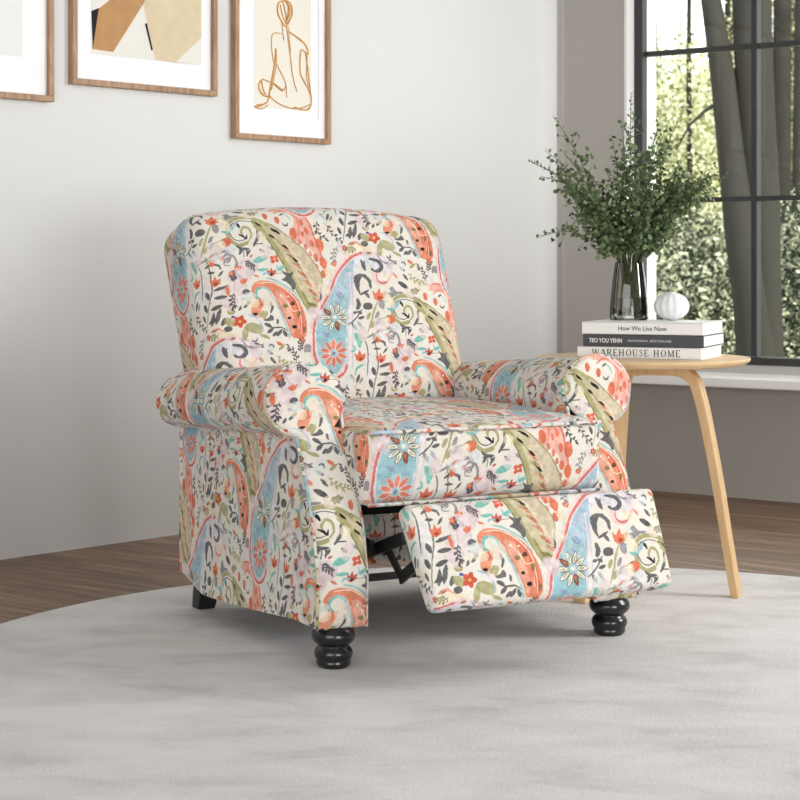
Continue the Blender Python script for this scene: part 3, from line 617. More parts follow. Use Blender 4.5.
def arm(name, mirror, wside, wcap, wroll):
    a_part = empty(name, (0, 0, 0)); a_part.parent = chair
    sg = -1 if mirror else 1
    def X(a): return 2 * AX - a if mirror else a
    # outer shell
    nb = 30; V = []; uv = []; Fc = []; m = len(AP)
    cen = np.array([.011, .40])
    for (a, z) in AP:
        for j in range(nb + 1):
            s = j / nb; b0 = bf(z) + .010; b1 = .735 if z < .46 else .72; b = b0 + (b1 - b0) * s
            inset = .0
            if j == 0: inset = 1
            zz = zdrop(z, b)
            kz = float(np.clip((.30 - z) / (.30 - ZB), 0, 1)); zz += kz * (float(np.interp(b, [-.05, .07, .21, .36, .5, .58, .63, .70, .74], [.002, .006, -.004, -.013, -.021, -.023, -.012, .008, .010])))
            bul = .006 * math.sin(math.pi * s) * (1 if (abs(a - OUT) < 1e-6) else 0)
            V.append((X(a - bul), b, zz + DZ))
    for i in range(m - 1):
        for j in range(nb):
            q = [i * (nb + 1) + j, (i + 1) * (nb + 1) + j, (i + 1) * (nb + 1) + j + 1, i * (nb + 1) + j + 1]
            Fc.append(q if not mirror else q[::-1])
            ids = [(i, j), (i + 1, j), (i + 1, j + 1), (i, j + 1)]
            if mirror: ids = ids[::-1]
            for (ii, jj) in ids:
                v = V[ii * (nb + 1) + jj]; z0 = AP[ii][1]
                crease = 18
                if ii <= crease and i < crease: p = UV((-v[1], z0), wside)
                elif i >= crease:
                    L = arc[ii] - arc[crease]
                    if mirror: # inner side faces left: measure from the inner bottom
                        p = UV((-v[1], (arc[-1] - arc[ii]) + ZB), wroll)
                    else: p = UV((-v[1], RCz - RRz + L), wroll)
                uv.append(p)
    # rear cap
    base = len(V); V2 = V[:]
    rear = [i * (nb + 1) + nb for i in range(m)]
    Fc.append(rear if mirror else rear[::-1])
    for r_ in (rear if mirror else rear[::-1]): uv.append(UV((V[r_][0], V[r_][2]), wside))
    sh = mesh_obj('arm_body', V, Fc, M['fabric'], a_part, uvs=uv)
    # front facing, pillowed, with rounded margins
    rows = np.unique(np.concatenate([np.linspace(ZB, ZC, 26), RCz + RRz * np.sin(np.linspace(-math.pi / 2, math.pi / 2, 26))])); V = []; uv = []; Fc = []
    e = AP[18 + 39]
    def ends(z):
        lo = OUT if z < ZC else RCa - RRx * math.sqrt(max(0, 1 - ((z - RCz) / RRz) ** 2))
        if z >= e[1]: hi = RCa + RRx * math.sqrt(max(0, 1 - ((z - RCz) / RRz) ** 2))
        else:
            k = (e[1] - z) / (e[1] - ZB); hi = e[0] + (INN - e[0]) * min(1, k * 3)
        return lo, hi
    ts = np.array([0, .01, .03, .07, .12, .2, .3, .4, .5, .6, .7, .8, .88, .93, .97, .99, 1])
    for z in rows:
        lo, hi = ends(z)
        for t in ts:
            a = lo + (hi - lo) * t; d = min(t, 1 - t) * (hi - lo); dz_ = min(z - ZB, RCz + RRz - z); d = min(d, max(dz_, 0) * 1.0)
            f = math.sqrt(max(0, 1 - (1 - min(d / .014, 1)) ** 2)); pil = min(1, max(0, d) / .05)
            V.append((X(a), bf(z) + .010 - .012 * f - .007 * math.sin(pil * math.pi / 2), z + DZ))
    nt_ = len(ts)
    for i in range(len(rows) - 1):
        for j in range(nt_ - 1):
            q = [i * nt_ + j, i * nt_ + j + 1, (i + 1) * nt_ + j + 1, (i + 1) * nt_ + j]
            if mirror: q = q[::-1]
            Fc.append(q); uv += [UV((V[k][0], V[k][2] - DZ + .15 * (V[k][1] + .05)), wcap) for k in q]
    mesh_obj('arm_front', V, Fc, M['fabric'], a_part, uvs=uv)
    # welt round the front panel
    pts = [(X(a + (-.001 if a < .01 else .001)), bf(z) + .008, z) for (a, z) in AP[::1] ]
    piping('welt', pts, .0036, a_part)
    # underside closing strip
    mb = MB(); mb.box((X((OUT + INN) / 2), .32, ZB + .03 + DZ), (.10, .70, .02)); mb.build('arm_base', M['lining'], a_part)
    return a_part
arm('armrest', False, (-.219, .31), (-.24, .293), (-.219 + .18, .31 + .06))
arm('armrest', True, (-.3, .3), (.83, .36), (-.33, .64))

# rear panel, seat deck and lining
mb = MB(); 
def grid_panel(name, a0, a1, b, z0, z1, white, mat):
    n1, n2 = 12, 10; V = []; uv = []; Fc = []
    for b_ in (b, b - .03):
        for i in range(n1 + 1):
            for j in range(n2 + 1):
                V.append((a0 + (a1 - a0) * i / n1, b_, z0 + (z1 - z0) * j / n2 + DZ))
    N0 = (n1 + 1) * (n2 + 1)
    for k in (0, 1):
        for i in range(n1):
            for j in range(n2):
                q = [k * N0 + i * (n2 + 1) + j, k * N0 + (i + 1) * (n2 + 1) + j, k * N0 + (i + 1) * (n2 + 1) + j + 1, k * N0 + i * (n2 + 1) + j + 1]
                Fc.append(q[::-1] if k == 0 else q)
    for (i0, i1) in ((0, n2), (n1 * (n2 + 1), n1 * (n2 + 1) + n2)):
        Fc.append([i0, i1, i1 + N0, i0 + N0])
    Fc.append([i * (n2 + 1) for i in range(n1 + 1)] + [N0 + i * (n2 + 1) for i in range(n1, -1, -1)])
    for f in Fc: uv += [UV((V[v][0], V[v][2]), white) for v in f]
    return mesh_obj(name, V, Fc, mat, chair, uvs=uv, smooth=False)
grid_panel('rear_panel', INN, 2 * AX - INN, .73, .080, .55, (.3, .3), M['fabric'])
grid_panel('seat_rail', INN + .002, 2 * AX - INN - .002, .27, .225, .300, (.18, .33), M['fabric'])
MB().box((AX, .42, .30 + DZ), (.57, .47, .03)).build('seat_deck', M['lining'], chair)
MB().box((AX, .10, .330 + DZ), (.56, .14, .010)).build('front_board', M['lining'], chair)

# footrest ------------------------------------------------------------------------
FT = .046
fd = np.array([.10, .194]); FL = np.linalg.norm(fd); fd /= FL
def foot_def(q, p):
    x, y, z = q; k = (z + FL / 2) / FL; x *= .935 + .055 * k
    t = y + FT / 2; 
    if y < 0: t -= .010 * (1 - (x / .31) ** 4) * (1 - (2 * k - 1) ** 4)
    s = z + FL / 2
    return np.array([.350 + x, -.35 + fd[0] * s + fd[1] * t, .176 + fd[1] * s - fd[0] * t])
foot = rbox('footrest', (.307, FT / 2, FL / 2), .016, foot_def, (.392 - .350, .056 - FL / 2), chair, uv_id, (30, 5, 14))
# mechanism -----------------------------------------------------------------------
def bar(name, p, q, w, t=.006, par=chair):
    p = np.array(p, float); q = np.array(q, float); p[2] += DZ; q[2] += DZ; d = q - p; L = np.linalg.norm(d); d /= L
    xx = np.array([1., 0, 0]); xx = xx - d * (xx @ d); 
    if np.linalg.norm(xx) < .1: xx = np.array([0, 1., 0])
    xx /= np.linalg.norm(xx); yy = np.cross(d, xx)
    return MB().box((p + q) / 2, (t, w, L), xx, yy, d).build(name, M['steel'], par, bevel=.001)
for a in (.135, 2 * AX - .135):
    ln = empty('footrest_linkage', (0, 0, 0)); ln.parent = chair
    A1 = ona(366, 553, .135); A2 = ona(404, 538, .135); B1 = ona(383, 545, .135); B2 = ona(400, 579, .135); C2 = ona(424, 558, .135)
    for nm, p, q, w, t in (('link_bar', A1, A2, .026, .010), ('link_bar', B1, B2, .017, .008), ('link_bar', B2, C2, .024, .008)):
        p = np.array(p); q = np.array(q); p[0] = q[0] = a + (.006 if w < .02 else 0); bar(nm, p, q, w, t, ln)
    bar('mounting_rail', (a - .02, .62, .24), (a - .02, .02, .24), .03, .012, ln)
b_ = -.01; p = onb(366, 578, b_)
MB().box((AX, b_, p[2] + DZ), (.56, .014, .014)).build('cross_bar', M['steel'], chair)

# feet ----------------------------------------------------------------------------
bun = [(.030, 0), (.033, .003), (.036, .008), (.037, .012), (.035, .014), (.0375, .018), (.0405, .025), (.0405, .033), (.037, .040), (.032, .044), (.032, .047), (.040, .052), (.0455, .060), (.0465, .068), (.044, .076), (.040, .081), (.038, .086)]
for x, y in ((0.006, -.014), (2 * AX - .006, -.010)):
    MB().lathe(bun, 40, (x, y, 0)).build('front_foot', M['black'], chair, smooth=True)
for x in (.012, 2 * AX - .012):
    mb = MB(); hh = .10
    V = []
    for z, off, w in ((0, .045, .044), (.04, .03, .050), (hh, 0.0, .058)):
        for i, j in ((-1, -1), (1, -1), (1, 1), (-1, 1)): V.append((x + i * w / 2,   .675 + off + j * w / 2, z))
    mb.add(V, [(3, 2, 1, 0), (8, 9, 10, 11)] + [(k * 4 + i, k * 4 + (i + 1) % 4, k * 4 + 4 + (i + 1) % 4, k * 4 + 4 + i) for k in (0, 1) for i in range(4)])
    mb.build('rear_foot', M['black_wood'], chair, bevel=.003)

# ------------------------------------------------------------------ side table
TC = np.array([.628, 4.73, 0]); TZ = .605
tab = empty('side_table', (TC[0], TC[1], RZ), 0, label='round light oak side table with bent plywood legs behind the armchair', cat='side table')
mb = MB(); mb.lathe([(.0, TZ - .022 - RZ), (.225, TZ - .022 - RZ), (.262, TZ - .016 - RZ), (.272, TZ - .008 - RZ), (.2735, TZ - .003 - RZ), (.271, TZ - RZ), (0, TZ - RZ)], 96)
mb.build('table_top', M['oak'], tab, smooth=False).data.polygons.foreach_set('use_smooth', [False] * (96 * 6))
LEGP = spl([(.0, .569), (.065, .569), (.108, .565), (.136, .545), (.150, .51), (.166, .44), (.191, .30), (.213, .15), (.235, 0)], 6)
for fx, fy in ((736.5, 597), (581, 602.5), (612, 575)):
    g = ground(fx, fy, RZ) - TC; az = math.atan2(g[1], g[0]); rad = np.linalg.norm(g[:2]); V = []
    e1 = np.array([math.cos(az), math.sin(az), 0]); e2 = np.array([-e1[1], e1[0], 0]); n_ = len(LEGP)
    for i, (r_, z_) in enumerate(LEGP):
        d = LEGP[min(i + 1, n_ - 1)] - LEGP[max(i - 1, 0)]; d /= np.linalg.norm(d); nn = np.array([-d[1], d[0]])
        th_ = .030 - .010 * (i / n_); wd = .046 - .006 * i / n_
        k = 1 if r_ < .15 else 1 + (r_ - .15) / (.085) * (rad / .235 - 1)
        for so, sw in ((1, 1), (1, -1), (-1, -1), (-1, 1)):
            q = np.array([r_ * k, z_]) + nn * so * th_ / 2
            if z_ == 0: q[1] = 0
            V.append(e1 * q[0] + e2 * sw * wd / 2 + Z * (max(0, q[1])))
    Fc = [(i * 4 + j, i * 4 + (j + 1) % 4, i * 4 + 4 + (j + 1) % 4, i * 4 + 4 + j) for i in range(n_ - 1) for j in range(4)] + [(3, 2, 1, 0), tuple((n_ - 1) * 4 + j for j in range(4))]
    MB().add(V, Fc).build('leg', M['oak_leg'], tab, bevel=.0025)

# ------------------------------------------------------------------ books
def text_mesh(s, size, mat, parent, name, M4, extr=.0004, bold=0, xs=1.0, spacing=1.0):
    c = bpy.data.curves.new(name, 'FONT'); c.body = s; c.size = size; c.extrude = extr; c.space_character = spacing; c.offset = bold
    c.align_x = 'LEFT'; o = bpy.data.objects.new(name, c); COL.objects.link(o); bpy.context.view_layer.update()
    me = bpy.data.meshes.new_from_object(o.evaluated_get(bpy.context.evaluated_depsgraph_get())); bpy.data.objects.remove(o)
    w = max(v.co.x for v in me.vertices)
    me.transform(Matrix.Diagonal((xs, 1, 1, 1))); me.transform(M4); me.materials.clear(); me.materials.append(mat)
    ob = bpy.data.objects.new(name, me); COL.objects.link(ob); ob.parent = parent; return ob
def serif_word(word, h, width, mat, parent, name, M4):
    g = {'W': ([(0, 1, .28, 0, .1), (.28, 0, .5, .85, .04), (.5, 1, .74, 0, .1), (.74, 0, 1, 1, .04)], [(-.06, .16, 1), (.88, 1.1, 1), (.42, .6, 1)], 1.15),
         'A': ([(.05, 0, .42, 1, .04), (.42, 1, .8, 0, .11), (.18, .33, .62, .33, .04)], [(-.06, .2, 0), (.62, .98, 0)], .95),
         'R': ([(.12, 0, .12, 1, .1), (.1, .97, .42, .97, .04), (.1, .5, .42, .5, .04), (.42, .5, .57, .62, .08), (.57, .62, .57, .85, .1), (.57, .85, .42, .97, .08), (.35, .5, .72, 0, .1)], [(-.02, .28, 0), (.6, .84, 0), (-.02, .14, 1)], .86),
         'E': ([(.12, 0, .12, 1, .1), (.1, .97, .6, .97, .04), (.1, .5, .45, .5, .04), (.1, .03, .62, .03, .04), (.6, .8, .6, 1, .04), (.63, 0, .63, .22, .04)], [(-.02, .2, 0), (-.02, .2, 1)], .76),
         'H': ([(.14, 0, .14, 1, .1), (.7, 0, .7, 1, .1), (.14, .5, .7, .5, .04)], [(-.02, .3, 0), (.54, .86, 0), (-.02, .3, 1), (.54, .86, 1)], .98),
         'U': ([(.14, .25, .14, 1, .1), (.14, .25, .25, .05, .09), (.25, .05, .5, .03, .05), (.5, .03, .66, .2, .04), (.66, .2, .66, 1, .04)], [(-.02, .3, 1), (.52, .8, 1)], .9),
         'S': ([(.5, .78, .5, .98, .04), (.5, .85, .35, .98, .05), (.35, .98, .15, .93, .06), (.15, .93, .1, .75, .08), (.1, .75, .45, .42, .12), (.45, .42, .5, .22, .08), (.5, .22, .35, .02, .06), (.35, .02, .15, .06, .05), (.1, .02, .1, .26, .04)], [], .66),
         'M': ([(.12, 0, .12, 1, .04), (.12, 1, .5, .05, .11), (.5, .05, .86, 1, .04), (.88, 0, .88, 1, .11)], [(-.02, .28, 0), (.72, 1.04, 0), (-.02, .16, 1), (.84, 1.04, 1)], 1.14),
         'O': (None, [], .96), ' ': ([], [], .45)}
    mb = MB(); x = 0
    for ch in word:
        bars, ser, adv = g[ch]
        if bars is None:
            prev = None
            for i in range(25):
                t = i / 24 * 2 * math.pi; w_ = .06 + .11 * abs(math.cos(t)); c_, s_ = math.cos(t), math.sin(t)
                cur = ((x + .44 + .42 * c_, .5 + .51 * s_), (x + .44 + (.42 - w_) * c_, .5 + (.51 - w_ * .6) * s_))
                if prev: mb.add([(prev[0][0], prev[0][1], 0), (cur[0][0], cur[0][1], 0), (cur[1][0], cur[1][1], 0), (prev[1][0], prev[1][1], 0)], [(0, 1, 2, 3)])
                prev = cur
        else:
            for (x0, y0, x1, y1, w_) in bars:
                w_ = w_ * 1.35 + .02
                if abs(y1 - y0) < .05: mb.add([(x + x0, y0 - w_ / 2, 0), (x + x1, y1 - w_ / 2, 0), (x + x1, y1 + w_ / 2, 0), (x + x0, y0 + w_ / 2, 0)], [(0, 1, 2, 3)])
                else: mb.add([(x + x0 - w_ / 2, y0, 0), (x + x0 + w_ / 2, y0, 0), (x + x1 + w_ / 2, y1, 0), (x + x1 - w_ / 2, y1, 0)], [(0, 1, 2, 3)])
            for (x0, x1, t) in ser: y = 0 if t == 0 else .95; mb.add([(x + x0, y, 0), (x + x1, y, 0), (x + x1, y + .05, 0), (x + x0, y + .05, 0)], [(0, 1, 2, 3)])
        x += adv + .14
    sx = width / x; o = mb.build(name, mat, parent); o.data.transform(Matrix.Diagonal((sx, h, 1, 1))); o.data.transform(M4); return o
BA = math.atan2(-.12, .296)
def book(z0, th_, dx, dy, rot, L, D, cover, label, lettering):
    e = empty('book', (.467 + dx, 4.70 + dy, z0), BA + rot, label=label, cat='book', group='stack of three books on the side table')
    mb = MB()   # spine + two boards (spine faces -y)
    mb.box((L / 2, .0015, th_ / 2), (L, .003, th_)); mb.box((L / 2, D / 2, .0012), (L, D, .0024)); mb.box((L / 2, D / 2, th_ - .0012), (L, D, .0024))
    mb.build('cover', cover, e, bevel=.0007)
    MB().box((L / 2, D / 2 + .0005, th_ / 2), (L - .006, D - .007, th_ - .005)).build('pages', M['page'], e)
    for f in lettering: f(e)
    return e
def onspine(x, z): return Matrix.Translation((x, -.0006, z)) @ Matrix.Rotation(math.pi / 2, 4, 'X')
book(TZ, .0292, -.012, -.004, -.01, .322, .240, M['book_white'], 'white book with large serif lettering, bottom of the stack on the side table',
     [lambda e: serif_word('WAREHOUSE HOME', .0170, .232, M['ink_dark'], e, 'title_lettering', onspine(.040, .0062))])
book(TZ + .0294, .031, .003, 0, 0, .313, .250, M['book_dark'], 'charcoal grey book in the middle of the stack',
     [lambda e: text_mesh('TEO YOU YENN', .0150, M['ink_white'], e, 'title_lettering', onspine(.016, .0102), bold=.0004, xs=.80),
      lambda e: text_mesh('NATIONAL BESTSELLER', .0078, M['ink_white'], e, 'subtitle_lettering', onspine(.118, .0128), xs=1.22, spacing=1.15)])
book(TZ + .0606, .0310, 0, 0, .0, .314, .246, M['book_white'], 'white book with plain sans serif title, topmost of the stack under the vase',
     [lambda e: text_mesh('How We Live Now', .0168, M['ink_grey'], e, 'title_lettering', onspine(.095, .0102), xs=.94)])
BZ = TZ + .0606 + .0312

# ------------------------------------------------------------------ vase with water, greenery
VC = np.array([.606, 4.845]); 
vase = empty('glass_vase', (VC[0], VC[1], BZ), 0, label='smoked grey ribbed glass vase standing on the top book', cat='vase')
def rib(a, z): return 1 + .018 * math.cos(12 * a)
vout = [(.0, 0), (.046, 0), (.0505, .003), (.0508, .010), (.0495, .035), (.047, .065), (.044, .095), (.040, .125), (.0365, .150), (.0362, .153)]
vin = [(.0345, .153), (.0350, .150), (.0385, .125), (.0425, .095), (.0455, .065), (.048, .035), (.0490, .012), (.0, .010)]
MB().lathe(vout + vin, 72, rfun=rib).build('vase_body', M['smoke_glass'], vase, smooth=True)
MB().lathe([(0, .0105), (.0475, .0125), (.0472, .035), (.0458, .058), (0, .058)], 48).build('water', M['water'], vase, smooth=False)

leafm, nt, b = newmat('eucalyptus_leaf')
b.inputs['Roughness'].default_value = .55
ti = nt.nodes.new('ShaderNodeNewGeometry'); r = nt.nodes.new('ShaderNodeValToRGB'); nt.links.new(ti.outputs['Random Per Island'], r.inputs[0])
r.color_ramp.elements[0].color = lin((50, 68, 44)); r.color_ramp.elements[1].color = lin((126, 146, 98)); nt.links.new(r.outputs[0], b.inputs['Base Color'])
stemm = plain('stem_green', (78, 84, 56), .7)
plant = empty('eucalyptus_bouquet', (VC[0], VC[1], BZ), 0, label='spreading bunch of green eucalyptus branches in the glass vase', cat='plant')
def leaf_geo(mb, p, d, size, rngl):
    d = d / np.linalg.norm(d); s = np.cross(d, rngl.normal(size=3)); s /= np.linalg.norm(s); nn = np.cross(s, d)
    L = size; w = size * .42; cup = .12 * size
    V = [p, p + d * .25 * L + s * w * .8 + nn * cup, p + d * .6 * L + s * w + nn * cup, p + d * L * .9 + s * w * .45, p + d * L, p + d * L * .9 - s * w * .45, p + d * .6 * L - s * w + nn * cup, p + d * .25 * L - s * w * .8 + nn * cup, p + d * .5 * L]
    mb.add(V, [(0, 1, 8), (1, 2, 8), (2, 3, 8), (3, 4, 8), (4, 5, 8), (5, 6, 8), (6, 7, 8), (7, 0, 8)])
lr = np.random.default_rng(11)
def pxp(x, y, dd=0): # point above the vase at the vase's depth + dd
    Y = VC[1] + dd; return np.array([(x - CX) / F * Y - VC[0], Y - VC[1], HC - (y - HY) / F * Y - BZ])
tips = [(528, 160, .02), (531, 162, -.05), (553, 116, .05), (536, 238, -.03), (541, 176, .10), (562, 150, -.08), (563, 206, .06), (566, 228, -.10), (590, 175, .12), (606, 170, -.05), (612, 138, .02), (631, 94, .0), (622, 120, .10), (640, 150, -.1), (655, 135, .08), (685, 106, .02), (668, 125, -.06), (660, 118, .05), (700, 160, .09), (735, 172, .0), (718, 172, .02), (708, 182, .0), (700, 190, .04), (716, 186, -.06), (690, 165, .0), (545, 150, .04), (715, 165, .05), (705, 185, -.04), (722, 190, .03), (697, 150, -.02), (690, 202, .1), (712, 175, -.1), (700, 170, .02), (728, 178, -.08), (715, 200, .06), (700, 215, -.10), (678, 235, .08), (650, 165, .14), (640, 180, -.14), (580, 190, -.14), (600, 200, .14), (690, 180, .12), (575, 215, .02), (665, 190, -.15), (625, 205, -.13), (606, 245, -.10), (650, 235, -.11), (595, 225, -.05), (665, 215, .1), (636, 235, -.08), (615, 215, .05)]
for k, (tx_, ty_, dd) in enumerate(tips):
    tip = pxp(tx_, ty_, dd); a = lr.uniform(0, 6.28); base = np.array([.028 * math.cos(a), .028 * math.sin(a), .014])
    mouth = np.array([.028 * np.sign(tip[0]) * min(1, abs(tip[0]) * 6), dd * .15, .155]); mid = mouth * .45 + tip * .55 + np.array([0, 0, .035 + .03 * lr.random()])
    P = spl([base, mouth, mid, tip], 10); mb = MB(); mb.tube(P, list(np.linspace(.0020, .0007, len(P))), 5)
    st = mb.build('branch', stemm, plant, smooth=True)
    lm = MB(); seg = np.linalg.norm(np.diff(P, axis=0), axis=1); cl = np.concatenate([[0], np.cumsum(seg)]); tot = cl[-1]; s = max(.17, tot * .32)
    while s < tot:
        i = min(len(P) - 2, np.searchsorted(cl, s) - 1); t = (s - cl[i]) / seg[i]; p = P[i] * (1 - t) + P[i + 1] * t; d = (P[i + 1] - P[i]) / seg[i]
        k_ = (s / tot)
        nl_ = 2 if k_ < .85 else 1
        for _ in range(nl_):
            o_ = lr.normal(size=3); o_ -= d * (o_ @ d); o_ /= np.linalg.norm(o_); ll = lr.uniform(.011, .019) * (1.1 - .45 * k_ ** 3)
            leaf_geo(lm, p + o_ * .002, o_ * .85 + d * .5, ll, lr)
            if k_ < .9 and lr.random() < .55: # small side twig
                q = p + o_ * lr.uniform(.015, .04) + d * .015; lm.tube([p, q], .0005, 3); leaf_geo(lm, q, lr.normal(size=3), ll * .9, lr); leaf_geo(lm, q, lr.normal(size=3), ll * .8, lr)
        s += lr.uniform(.005, .010) if k_ < .8 else lr.uniform(.008, .014)
    lm.build('leaves', leafm, st, smooth=True)

# ribbed ornament
oc = hit(671.5, 307, np.array([0, 4.80, 0]), np.array([0, 1., 0]))
orn = empty('ribbed_ornament', (oc[0], 4.80, BZ), 0, label='small white ribbed ceramic ball ornament on the top book', cat='ornament')
def rib2(a, z): return 1 + .07 * abs(math.cos(7 * a + .3)) - .05
pr = [(.046 * math.sin(t) + (.0 if 0 < t < 3 else 0), .037 - .037 * math.cos(t)) for t in np.linspace(.001, math.pi - .001, 28)]
MB().lathe(pr, 112, rfun=rib2).build('ribbed_ball', M['ceramic'], orn, smooth=True)

# ------------------------------------------------------------------ framed pictures on the left wall
def wpt(px, py, off=0.): p = hit(px, py, CN + nl * off, nl); return (p - CN) @ wl, p[2]
def wall_xyz(s, z, off): return CN + wl * s + nl * off + Z * z
def picture(px0, px1, pyb, top, label, art, fw=.018, mat_b=.10, left_ext=None):
    OFF = .026
    sR, zb = wpt(px1, pyb, OFF); sL = wpt(px0, pyb, OFF)[0] if left_ext is None else sR + left_ext
    w = sL - sR; h = top
    o = empty('framed_picture', tuple(wall_xyz((sL + sR) / 2, zb, 0)), 0, label=label, cat='picture', group='framed pictures on the left wall')
    o0 = np.array(o.location)
    def P(x, y, d): return wall_xyz(sL - x, zb + y, d) - o0      # x from the left edge, y up
    def quad(mb, x0, y0, x1, y1, d0, d1):
        V = [P(x, y, d) for d in (d0, d1) for (x, y) in ((x0, y0), (x1, y0), (x1, y1), (x0, y1))]
        mb.add(V, [(3, 2, 1, 0), (4, 5, 6, 7), (0, 1, 5, 4), (1, 2, 6, 5), (2, 3, 7, 6), (3, 0, 4, 7)])
    mb = MB(); quad(mb, 0, 0, w, fw, .001, OFF); quad(mb, 0, h - fw, w, h, .001, OFF); quad(mb, 0, fw, fw, h - fw, .001, OFF); quad(mb, w - fw, fw, w, h - fw, .001, OFF)
    mb.build('frame', M['walnut'], o, bevel=.002)
    mb = MB(); quad(mb, fw * .9, fw * .9, w - fw * .9, h - fw * .9, .004, .012); mb.build('mat_board', M['mat'], o)
    art(o, P, w, h, lambda px, py: (lambda q: (sL - q[0], q[1] - zb))(wpt(px, py, .012)))
    return o
def flat(o, P, pts, d, mat, name):
    V = [P(x, y, d) for x, y in pts] + [P(x, y, d - .0006) for x, y in pts]; n_ = len(pts)
    mesh_obj(name, V, [tuple(range(n_)), tuple(range(2 * n_ - 1, n_ - 1, -1))] + [(i, (i + 1) % n_, (i + 1) % n_ + n_, i + n_) for i in range(n_)], mat, o, smooth=False)
def art1(o, P, w, h, W_):
    x1, y0 = W_(22, 57); flat(o, P, [(.09, y0), (x1, y0), (x1, h - .1), (.09, h - .1)], .0132, plain('white_paper', (238, 238, 237), .85), 'print')
def art2(o, P, w, h, W_):
    bl = W_(91, 49); br_ = W_(201, 70); x0, x1 = bl[0], br_[0]; y0 = (bl[1] + br_[1]) / 2; y1 = h - .085
    q = lambda px, py: (min(max(W_(px, py)[0], x0), x1), max(W_(px, py)[1], y0))
    flat(o, P, [(x0, y0), (x1, y0), (x1, y1), (x0, y1)], .0130, M['paper'], 'print')
    flat(o, P, [q(92, 49), q(113, 52), q(143, 4), (q(149, -8)[0], q(149, -8)[1]), q(120, -8), q(98, 9)], .0136, M['tan'], 'tan_shape')
    flat(o, P, [q(91, 11), q(98.5, 8), q(92.5, 48)], .0139, M['blackp'], 'black_shape')
    flat(o, P, [q(142, 0), q(155, 60), q(175, 64), q(201, 38), (x1, y1 - .1), (x0 + .3 * (x1 - x0), y1 - .02)], .0133, M['sand'], 'sand_shape')
    flat(o, P, [q(144.5, 24), q(146.5, 23), q(152.5, 50), q(151, 50.5)], .0142, M['blackp'], 'black_line')
    flat(o, P, [q(173, 62), q(201, 66), q(201, 70), q(170.5, 66.5)], .0139, M['tan'], 'tan_sliver')
def art3(o, P, w, h, W_):
    a = W_(254, 107); b2 = W_(311, 112); flat(o, P, [(a[0], a[1]), (b2[0], a[1]), (b2[0], h - .11), (a[0], h - .11)], .0130, plain('ivory_paper', (240, 234, 222), .85), 'print')
    S_ = lambda pts, r=.0012: [np.array(P(*W_(200 + x / 5.336, y / 5.336), .0146)) for x, y in pts]
    lines = [([(440, 5), (415, 20), (412, 70), (430, 110), (455, 140), (475, 110), (488, 70), (480, 20), (455, 3), (440, 5)], 2.2), ([(425, 25), (440, 90), (458, 130)], 1.6), ([(440, 10), (455, 80), (460, 125)], 1.8), ([(455, 8), (470, 40), (462, 110)], 2.4), ([(470, 20), (478, 60), (466, 105)], 1.6),
             ([(432, 115), (438, 150), (435, 178), (400, 175), (382, 188), (378, 240), (385, 300), (392, 340)], 1.3), ([(440, 180), (445, 215)], 1.1), ([(458, 140), (466, 200), (478, 290), (490, 390), (502, 450), (515, 488)], 1.5), ([(470, 145), (474, 210), (482, 280)], 1.0),
             ([(475, 172), (520, 205), (560, 240), (575, 290), (540, 265), (532, 300), (533, 390), (555, 440), (585, 500), (590, 560), (570, 585)], 1.8), ([(490, 180), (540, 215), (572, 262)], 1.2), ([(562, 285), (570, 350), (580, 430), (590, 520)], 1.8), ([(572, 290), (565, 400), (578, 470)], 1.2),
             ([(402, 258), (398, 320), (385, 400), (370, 480), (365, 515)], 2.2), ([(402, 258), (405, 330), (395, 400), (378, 480)], 1.4), ([(405, 340), (435, 400), (455, 450), (460, 520)], 1.3), ([(330, 425), (312, 445), (315, 480), (340, 510), (375, 515)], 2.4), ([(325, 430), (335, 480), (350, 505)], 1.8), ([(330, 422), (385, 445), (435, 485), (455, 460)], 1.5), ([(385, 440), (440, 480)], 1.2),
             ([(365, 515), (355, 545), (320, 565), (290, 568), (300, 575), (330, 580), (360, 560)], 1.8), ([(300, 560), (330, 555)], 1.5), ([(375, 520), (430, 560), (500, 580), (550, 572), (590, 555)], 1.5), ([(500, 572), (545, 585), (580, 580), (592, 540), (585, 500)], 1.9)]
    mb = MB()
    for pts, r in lines:
        Q = spl([tuple(v) for v in S_(pts)], 5); mb.tube(Q, r * .00115, 5)
    mb.build('line_drawing', M['gold'], o, smooth=True)
    # inner mat edge line
    x1 = W_(318, 120)[0]; y_ = W_(318, 120)[1]; flat(o, P, [(x1, y_), (x1 + .002, y_), (x1 + .002, h - .08), (x1, h - .08)], .0134, plain('mat_bevel', (205, 205, 208), .8), 'mat_bevel')
picture(0, 54.5, 102, .72, 'brown framed pale picture, leftmost of the three on the wall', art1, left_ext=.50)
picture(73, 218, 96.5, .62, 'brown framed abstract print of tan, sand and black shapes, middle of the three', art2)
picture(235.5, 331.5, 144.5, .72, 'brown framed ochre line drawing of a seated figure from behind', art3)

